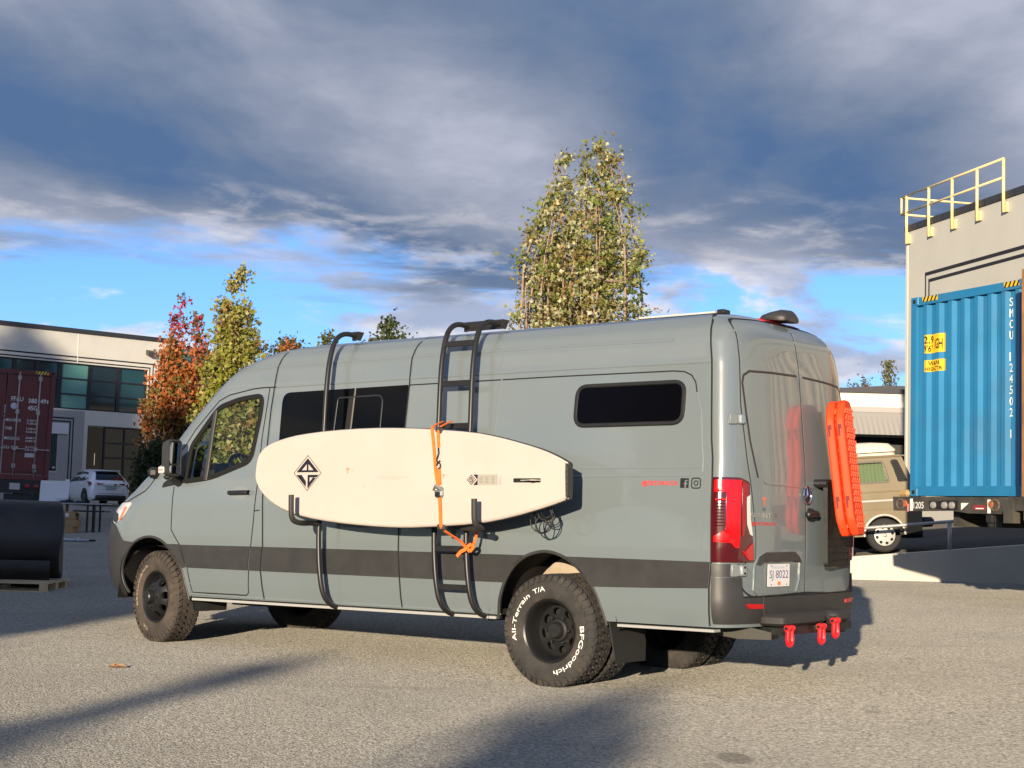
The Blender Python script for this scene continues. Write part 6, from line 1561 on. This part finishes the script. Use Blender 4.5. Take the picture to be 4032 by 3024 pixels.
b = MB(); b.rings([rr_ring(-.385, 2.605, .805, 1.845, .15), rr_ring(-.385, 2.605, .805, 1.865, .15)]); b.build('pop_top_seam', mat('seam_brown', (.10, .08, .06), .7), pt)
b = MB(); b.bevbox((-.95, -.90, .42), (-.70, .90, .60), .05); b.build('rear_bumper', BLK, bus, True, 40)
b = MB(); b.box((-.71, .70, .30), (-.20, .90, .36)); b.box((-.8, -.5, .22), (-.1, .55, .45)); b.build('engine_tray', UND, bus)
b = MB(); b.tube([(-.78, .45, .30), (-.45, .5, .28)], .03, 8); b.build('exhaust', mat('exhaust_rust', (.14, .10, .07), .7), bus, True)
SIL = mat('alloy_silver', (.58, .56, .52), .35, .5)
for x in (0, 2.46):
    for s_ in (1, -1): disc_wheel(bus, (x, .80 * s_, .315), .315, .20, s_, SIL, 8)
for x0, x1, z1 in ((-.4, .4, 1.0), (2.1, 2.85, .8)): pbox('wheel_housing', (x0, -.74, .3), (x1, .70, z1), UND, bus)
b = MB(); b.box((-.2, -.80, .36), (3.3, .80, .40)); b.box((-.1, -.62, 1.0), (.6, .62, 1.05)); b.build('floor', UND, bus)
# white crossover
car = thing('white_car', 'white crossover car parked nose in towards the office building', 'car')
ha = radians(33); cf_ = Vector((-sin(ha), cos(ha), 0)); cl_ = Vector((-cos(ha), -sin(ha), 0))
car.matrix_world = Matrix(((cf_.x, cl_.x, 0, -19.1), (cf_.y, cl_.y, 0, 71.0), (0, 0, 1, .92), (0, 0, 0, 1)))
CARW = mat('car_white', (.80, .80, .82), .25, 0, 1.0, .02, 2); CGL = mat('car_glass', (.008, .009, .018), .05)
st = [(-2.30, .78, .42, .95, .98, .70), (-2.22, .86, .30, 1.02, 1.06, .72), (-2.05, .91, .24, 1.08, 1.18, .66), (-1.85, .92, .22, 1.10, 1.36, .62), (-1.55, .925, .22, 1.10, 1.54, .62), (-1.1, .925, .22, 1.08, 1.62, .64), (-.3, .925, .22, 1.06, 1.645, .66), (.4, .92, .22, 1.04, 1.60, .65), (.95, .92, .22, 1.03, 1.36, .68), (1.30, .91, .22, 1.02, 1.10, .72), (1.8, .90, .24, .96, 1.0, .70), (2.15, .82, .28, .84, .88, .62), (2.32, .62, .36, .70, .74, .5)]
def crow(q):
    x, w, z0, zb, zr, rw_2 = q
    return [(w * .88, z0), (w * .97, z0 + .10), (w, z0 + .30), (w, zb - .18), (w * .975, zb), (rw_2 + (w * .975 - rw_2) * .5, zb + (zr - zb) * .5), (rw_2, zr - (zr - zb) * .12), (rw_2 * .8, zr), (0, zr + .012)]
b = MB(); rs = []
for q in st:
    c = crow(q); rs.append([Vector((q[0], y, z)) for y, z in c] + [Vector((q[0], -y, z)) for y, z in reversed(c[:-1])])
b.rings(rs, True, True); b.build('body', CARW, car, True, 35)
def cside(x, t, o, s2=1):
    for a, c in zip(st, st[1:]):
        if a[0] <= x <= c[0]:
            k = (x - a[0]) / (c[0] - a[0]); q = [a[i] + (c[i] - a[i]) * k for i in range(6)]; r_ = crow(q)
            p0 = Vector((x, *r_[4])); p1 = Vector((x, *r_[6])); p = p0.lerp(p1, t); return Vector((x, (p.y + o) * s2, p.z + o * .4))
for s_ in (1, -1):
    for pts in ([(-1.62, .25), (-1.2, .85), (-.45, .93), (-.45, .06), (-1.35, .06)], [(-.38, .06), (-.38, .93), (.35, .93), (.95, .25), (.90, .06)]):
        patch('side_window', pts, CGL, .012, (), .15, fn=(lambda s2: (lambda a, c, o: cside(a, c, o, s2)))(s_), parent=car, depth=0)
def crear(y, z, o):
    # rear window and hatch surface
    for a, c in zip(st, st[1:]):
        if a[4] <= z <= c[4]: k = (z - a[4]) / (c[4] - a[4]); return Vector((a[0] + (c[0] - a[0]) * k - .03 - o, y, z))
    return Vector((-2.31 - o, y, z))
patch('rear_window', rpoly([(-.66, 1.16), (-.52, 1.52), (.52, 1.52), (.66, 1.16)], .06), CGL, .014, fn=crear, parent=car, depth=0, step=.1)
b = MB(); b.bevbox((-1.75, -.58, 1.555), (-1.35, .58, 1.60), .015); b.build('roof_spoiler', CARW, car, True, 40)
for s_ in (1, -1):
    b = MB(); b.v = [Vector((x, y * s_, z)) for x, y, z in ((-2.33, .30, 1.00), (-2.30, .62, 1.02), (-2.12, .90, 1.06), (-1.70, .945, 1.10), (-1.95, .945, .98), (-2.06, .945, .86), (-2.20, .88, .93), (-2.33, .56, .92))]; b.f = [(0, 1, 2, 6, 7), (2, 3, 4, 5, 6)]
    b.build('tail_light', mat('tail_dark_red', (.22, .005, .01), .2, 0, .8), car)
    b = MB(); b.bevbox((.72, .92 * s_ if s_ > 0 else -1.10, 1.02), (.92, 1.10 if s_ > 0 else -.92, 1.16), .03); b.build('side_mirror', CARW, car, True, 40)
b = MB(); b.box((-2.345, -.24, .74), (-2.325, .24, .87)); b.build('licence_plate', mat('plate_teal', (.30, .38, .36), .5), car)
b = MB(); b.bevbox((-2.36, -.70, .26), (-2.1, .70, .48), .04); b.build('lower_bumper', BLK, car, True, 40)
b = MB(); b.box((-2.325, -.62, .545), (-2.315, .62, .56)); b.box((-2.333, -.42, .88), (-2.325, .42, .91)); b.build('hatch_gap', mat('gap_grey', (.2, .2, .21), .5), car)
for x in (-1.42, 1.24):
    for s_ in (1, -1):
        disc_wheel(car, (x, .84 * s_, .35), .35, .22, s_, mat('alloy_dark', (.10, .10, .10), .35, .5), 10)
        b = MB(); rs = [[Vector((x + r_ * cos(a), .94 * s_, .35 + r_ * sin(a))) for a in [pi * k / 16 - .05 for k in range(18)]] for r_ in (.36, .44)]; b.rings(rs, False, False, None, False); b.build('arch_trim', SEAM, car)

# ------------------------------------------------------------------ trees and shrubs
def leafmat(name, trans=.35):
    m = bpy.data.materials.new(name); m.use_nodes = True; t = m.node_tree
    for n in list(t.nodes): t.nodes.remove(n)
    at = t.nodes.new('ShaderNodeAttribute'); at.attribute_name = 'tint'
    df = t.nodes.new('ShaderNodeBsdfPrincipled'); df.inputs['Roughness'].default_value = .5; df.inputs['Specular IOR Level'].default_value = .45; t.links.new(at.outputs[0], df.inputs[0])
    tr = t.nodes.new('ShaderNodeBsdfTranslucent'); t.links.new(at.outputs[0], tr.inputs[0])
    mx = t.nodes.new('ShaderNodeMixShader'); mx.inputs[0].default_value = trans; t.links.new(df.outputs[0], mx.inputs[1]); t.links.new(tr.outputs[0], mx.inputs[2])
    o = t.nodes.new('ShaderNodeOutputMaterial'); t.links.new(mx.outputs[0], o.inputs[0]); return m
LEAF = leafmat('leaf'); BARK = mat('bark', (.30, .21, .14), .9, 0, 0, .25, 6, .5, 30); BARKD = mat('bark_dark', (.09, .07, .055), .9, 0, 0, .25, 6)
def crown_mesh(name, clusters, size, pal, rg, parent, per=12, spread=.24, facing=None):
    V = []; F = []; C = []
    for (c, fr, rad) in clusters:
        base = pal(fr, rg)
        for k in range(per):
            g_ = Vector((rg.gauss(0, 1), rg.gauss(0, 1), rg.gauss(0, 1))) * spread * rad
            p = c + g_; s = size * rg.uniform(.6, 1.25)
            n = Vector((rg.gauss(0, 1), rg.gauss(0, 1), rg.gauss(0, .8) + .45)).normalized()
            a = n.orthogonal().normalized(); ang = rg.uniform(0, 6.28); bq_ = n.cross(a); t = a * cos(ang) + bq_ * sin(ang); w = n.cross(t)
            i = len(V); fold = n * s * .16
            V += [p - t * s * .60, p + w * s * .30 + fold * .5, p + t * s * .72, p - w * s * .30 + fold * .5, p + t * s * .22 + w * s * .66 + fold, p + t * s * .22 - w * s * .66 + fold]
            F += [(i, i + 1, i + 2), (i, i + 2, i + 3), (i + 1, i + 4, i + 2), (i + 3, i + 2, i + 5)]
            v = rg.uniform(.72, 1.28); C += [(min(1, base[0] * v * rg.uniform(.9, 1.1)), min(1, base[1] * v), min(1, base[2] * v), 1)] * 6
    me = bpy.data.meshes.new(name); me.from_pydata([tuple(q) for q in V], [], F); me.materials.append(LEAF)
    at = me.color_attributes.new('tint', 'FLOAT_COLOR', 'POINT'); at.data.foreach_set('color', [x for c in C for x in c])
    o = bpy.data.objects.new(name, me); COL.objects.link(o); o.parent = parent; return o
def lerpc(tab, f):
    for (a, ca), (b_, cb) in zip(tab, tab[1:]):
        if f <= b_: k = max(0, (f - a) / (b_ - a)); return tuple(x + (y - x) * k for x, y in zip(ca, cb))
    return tab[-1][1]
def columnar(name, label, loc, H, rad, nlimb, ncl, size, pal, seed, cat='tree', group=None, per=12, z0=.14, bark=None, limb_r=.045, lean=None, spread=.24, leaders=None, fill=.35, tops=(.62, .97), gap=None):
    rg = random.Random(seed); t_ = thing(name, label, cat, loc, group=group)
    w = MB(); tr_r = max(.05, H * .011)
    w.tube([(0, 0, 0), (.03, .02, H * z0 * .6), (0, .04, H * z0), (.02, 0, H * .5)], [tr_r * 1.3, tr_r, tr_r * .9, tr_r * .35], 8)
    w.build('trunk', bark or BARK, t_, True)
    lb = MB(); cl = []; tips = []
    for i in range(nlimb):
        a = 2 * pi * (i + rg.uniform(-.35, .35)) / nlimb; top = rg.uniform(*tops); q = rg.uniform(.35, 1.0); dens = 1.0
        if leaders and i < len(leaders): a, q, top = leaders[i][:3]; dens = leaders[i][3] if len(leaders[i]) > 3 else 1.0
        pts = []; n = 9
        for k in range(n + 1):
            s = k / n; f = z0 + (top - z0) * s; rr = rad(f) * q * min(1, .25 + s * 2.2) * .85
            pts.append(Vector((rr * cos(a) + rg.gauss(0, .05), rr * sin(a) + rg.gauss(0, .05), f * H)))
        pts[0] = Vector((0, 0, H * z0 * .9))
        lb.tube(pts, [limb_r * H / 10 * (1 - .85 * k / n) for k in range(n + 1)], 5, False)
        for j in range(3): cl.append((pts[-1] + Vector((rg.gauss(0, .06), rg.gauss(0, .06), -.12 * j)), pts[-1].z / H, .55))
        for j in range(int(ncl / nlimb * dens)):
            s = rg.random() ** .8; kf = s * n; k0 = min(n - 1, int(kf)); c = pts[k0].lerp(pts[k0 + 1], kf - k0)
            fr = c.z / H; rl = max(.1, rad(min(1, fr)))
            off = Vector((rg.gauss(0, 1), rg.gauss(0, 1), rg.uniform(-.3, .5))) * rl * fill * (.35 if s > .85 else 1)
            p = c + off
            if gap and noise.noise(p * gap[0] + Vector((seed, 0, 0))) < gap[1]: continue
            d = Vector((p.x, p.y)); mx_ = rl * (.86 + .46 * (noise.noise(Vector((cos(atan2(p.y, p.x)) * 1.6 + seed, sin(atan2(p.y, p.x)) * 1.6, p.z * .8))) + .25))
            if d.length > mx_: p.x *= mx_ / d.length; p.y *= mx_ / d.length
            cl.append((p, fr, rg.uniform(.6, 1.3)))
            if rg.random() < .35: lb.tube([c, c.lerp(p, .6) + Vector((0, 0, -.08)), p], [limb_r * .32, limb_r * .22, limb_r * .1], 3, False)
    lb.build('limb', bark or BARK, t_, True, kind='stuff')
    crown_mesh('crown', cl, size, pal, rg, t_, per, spread)
    return t_
def prof(tab): return lambda f: lerp(f, tab)
# the tall maple behind the van roof
def pal_big(f, rg):
    r = rg.random()
    if r < .30: return (.50, .47, .26)
    if r < .38: return (.36, .23, .09)
    return (.17 + .11 * rg.random(), .19 + .08 * rg.random(), .055)
columnar('maple_tree', 'tall green and gold maple rising behind the middle of the van roof', (2.09, 45, .40), 11.85, prof([(0, .2), (.15, .9), (.3, 1.9), (.45, 2.1), (.58, 2.1), (.72, 1.95), (.785, 1.7), (.84, 1.48), (.90, 1.22), (.965, 1.0), (1, .9)]), 44, 3000, .105, pal_big, 11, per=12, limb_r=.06, spread=.15, group=None, fill=.24, gap=(1.5, -.16), tops=(.60, .88),
         leaders=[(.2, .32, 1.0), (-.3, .38, .985), (.1, .95, .965), (.9, .85, .95), (5.6, .8, .955), (3.0, .72, .965, .35), (3.3, 1.05, .96, .3), (2.5, .7, .90, .5), (3.8, .8, .89, .5), (1.6, .6, .93), (4.6, .5, .95)])
# red maple and yellow maple by the office building
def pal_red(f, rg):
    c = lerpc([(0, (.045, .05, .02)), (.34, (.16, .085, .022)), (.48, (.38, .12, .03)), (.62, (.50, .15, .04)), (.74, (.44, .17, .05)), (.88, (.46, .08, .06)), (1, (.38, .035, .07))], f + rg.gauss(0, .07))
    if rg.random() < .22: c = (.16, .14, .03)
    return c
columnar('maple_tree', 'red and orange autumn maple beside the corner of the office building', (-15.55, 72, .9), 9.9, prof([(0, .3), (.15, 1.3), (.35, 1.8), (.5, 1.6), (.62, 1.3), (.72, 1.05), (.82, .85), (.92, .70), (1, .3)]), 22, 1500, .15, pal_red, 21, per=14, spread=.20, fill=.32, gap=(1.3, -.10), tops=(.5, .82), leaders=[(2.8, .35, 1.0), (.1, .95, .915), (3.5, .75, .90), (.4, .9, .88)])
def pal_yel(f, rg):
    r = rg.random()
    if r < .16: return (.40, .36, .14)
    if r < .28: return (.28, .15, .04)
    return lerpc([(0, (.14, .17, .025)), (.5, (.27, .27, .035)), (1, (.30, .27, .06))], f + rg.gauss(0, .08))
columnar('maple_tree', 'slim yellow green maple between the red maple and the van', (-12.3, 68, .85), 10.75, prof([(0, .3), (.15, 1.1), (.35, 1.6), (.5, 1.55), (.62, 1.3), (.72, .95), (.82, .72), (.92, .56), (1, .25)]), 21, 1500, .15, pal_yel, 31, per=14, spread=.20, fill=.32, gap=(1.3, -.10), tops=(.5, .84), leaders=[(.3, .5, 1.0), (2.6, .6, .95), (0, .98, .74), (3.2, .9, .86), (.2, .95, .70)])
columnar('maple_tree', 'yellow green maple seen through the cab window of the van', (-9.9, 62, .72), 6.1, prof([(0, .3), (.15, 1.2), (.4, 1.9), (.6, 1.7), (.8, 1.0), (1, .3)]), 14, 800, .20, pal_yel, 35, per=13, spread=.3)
def pal_dk(f, rg): return (.055 + .03 * rg.random(), .072 + .02 * rg.random(), .022)
def pal_or(f, rg): return (.36, .13, .035) if rg.random() < .8 else (.16, .13, .03)
def roundt(label, loc, H, r, pal, seed, ncl=380, size=.22, name='round_tree', z0=.3, per=12):
    return columnar(name, label, loc, H, prof([(0, .3), (.3, r * .8), (.55, r), (.8, r * .85), (.93, r * .5), (1, r * .15)]), 10, ncl, size, pal, seed, 'tree', None, per, z0, BARKD, .05, None, .34, None, .5)
roundt('dark green tree far behind the windscreen of the van', (-16.6, 115, 1.6), 13.0, 2.6, pal_dk, 41, 700)
roundt('small orange autumn tree in front of the far dark green tree', (-15.75, 110, 1.6), 11.9, 1.7, pal_or, 42, 520)
roundt('small olive tree low over the front part of the van roof', (-12.8, 105, 1.6), 11.8, 1.3, lambda f, rg: (.12, .115, .03), 43, 200)
roundt('dark green bushy tree standing alone over the middle of the van roof', (-8.0, 100, 1.6), 12.7, 1.75, pal_dk, 44, 620, .2)
def pal_sh(f, rg): return (.028 + .02 * rg.random(), .042 + .02 * rg.random(), .016)
def shrub(label, loc, H, r, seed, ncl=260, size=.16, pal=pal_sh): return columnar('shrub', label, loc, H, prof([(0, r * .7), (.3, r), (.7, r * .85), (1, r * .2)]), 9, ncl, size, pal, seed, 'shrub', None, 12, .08, BARKD, .05, None, .25, None, .55)
shrub('dark green shrub at the office wall above the white car', (-15.35, 66.5, .83), 3.0, .80, 51, 420, .11)
shrub('low dark shrub between the white car and the van bonnet', (-13.9, 64, .78), 1.4, .9, 52, 300, .11)
columnar('conifer', 'thin pale green conifer tip over the white building, near the traction boards', (15.65, 112, 1.5), 11.2, prof([(0, 1.2), (.5, .75), (.85, .38), (1, .06)]), 8, 700, .17, lambda f, rg: (.13, .14, .06), 61, 'tree', None, 9, .1, BARKD)
columnar('conifer', 'leaning pale green conifer tip next to the warehouse corner', (27.2, 110, 1.5), 12.1, prof([(0, 1.3), (.5, .8), (.85, .36), (1, .06)]), 8, 700, .17, lambda f, rg: (.15, .15, .06), 62, 'tree', None, 9, .1, BARKD)
roundt('small bare-ish brown tree between the two conifer tips', (25.3, 112, 1.5), 10.6, 1.4, lambda f, rg: (.16, .13, .07), 63, 420, .16)

# ------------------------------------------------------------------ behind the camera, unseen: poplars, plus a hall and cypresses added for their shadows
WB = thing('shade_hall', 'plain grey hall added behind the camera to cast shade', 'building', (-43.5, -28, 0))  # unseen block added to shade the left side of the yard
b = MB(); b.box((0, 0, 0), (28.6, 12, 15.6)); b.build('wall', mat('hall_grey', (.35, .34, .32), .9, 0, 0, .05, .4), WB)
b = MB(); b.box((-.1, -.1, 15.6), (28.7, 12.1, 15.8)); b.build('roof_edge', DK, WB)
for k in range(6):
    pbox('window', (1.5 + k * 4.5, 12.001, 4), (4.8 + k * 4.5, 12.05, 7), TEAL[0], WB)
for k, (x, y, h, r) in enumerate(((-47.2, -13, 28.5, 4.3), (-43.2, -13, 23.5, 2.5), (-39.4, -13, 22.2, 2.3), (-35.8, -13, 20.8, 2.2), (-32.6, -13, 19.0, 1.9), (-55, -14, 29, 4.5))):
    columnar('poplar', ('broad', 'tall', 'slim', 'dense', 'short', 'wide')[k] + ' poplar rising over the added hall behind the camera', (x, y, 0), h, prof([(0, .5), (.2, r * .8), (.6, r), (.85, r * .7), (1, r * .2)]), 12, 700, .75, pal_dk, 70 + k, 'tree', None, 12, .12, BARKD, .05, None, .5, None, .5)
for k, (w_, H, r, lab) in enumerate(((-1.75, 6.1, .55, 'stout little tree added behind the camera for its streak shadow'), (-4.45, 6.3, .30, 'slim tree added behind the camera for its streak shadow'), (-7.4, 7.0, .28, 'slimmest and tallest tree added behind the camera for its streak shadow'))):
    x = (w_ - 22 * sin(SUN_AZ)) / cos(SUN_AZ)
    columnar('shadow_cypress', lab, (x, -22, 0), H, prof([(0, r), (.5, r), (.85, r * .7), (1, r * .1)]), 6, 120, .20, pal_dk, 90 + k, 'tree', None, 12, .05, BARKD, .04, None, .22, None, .6)  # sparse crowns added out of view to throw soft streaks on the asphalt
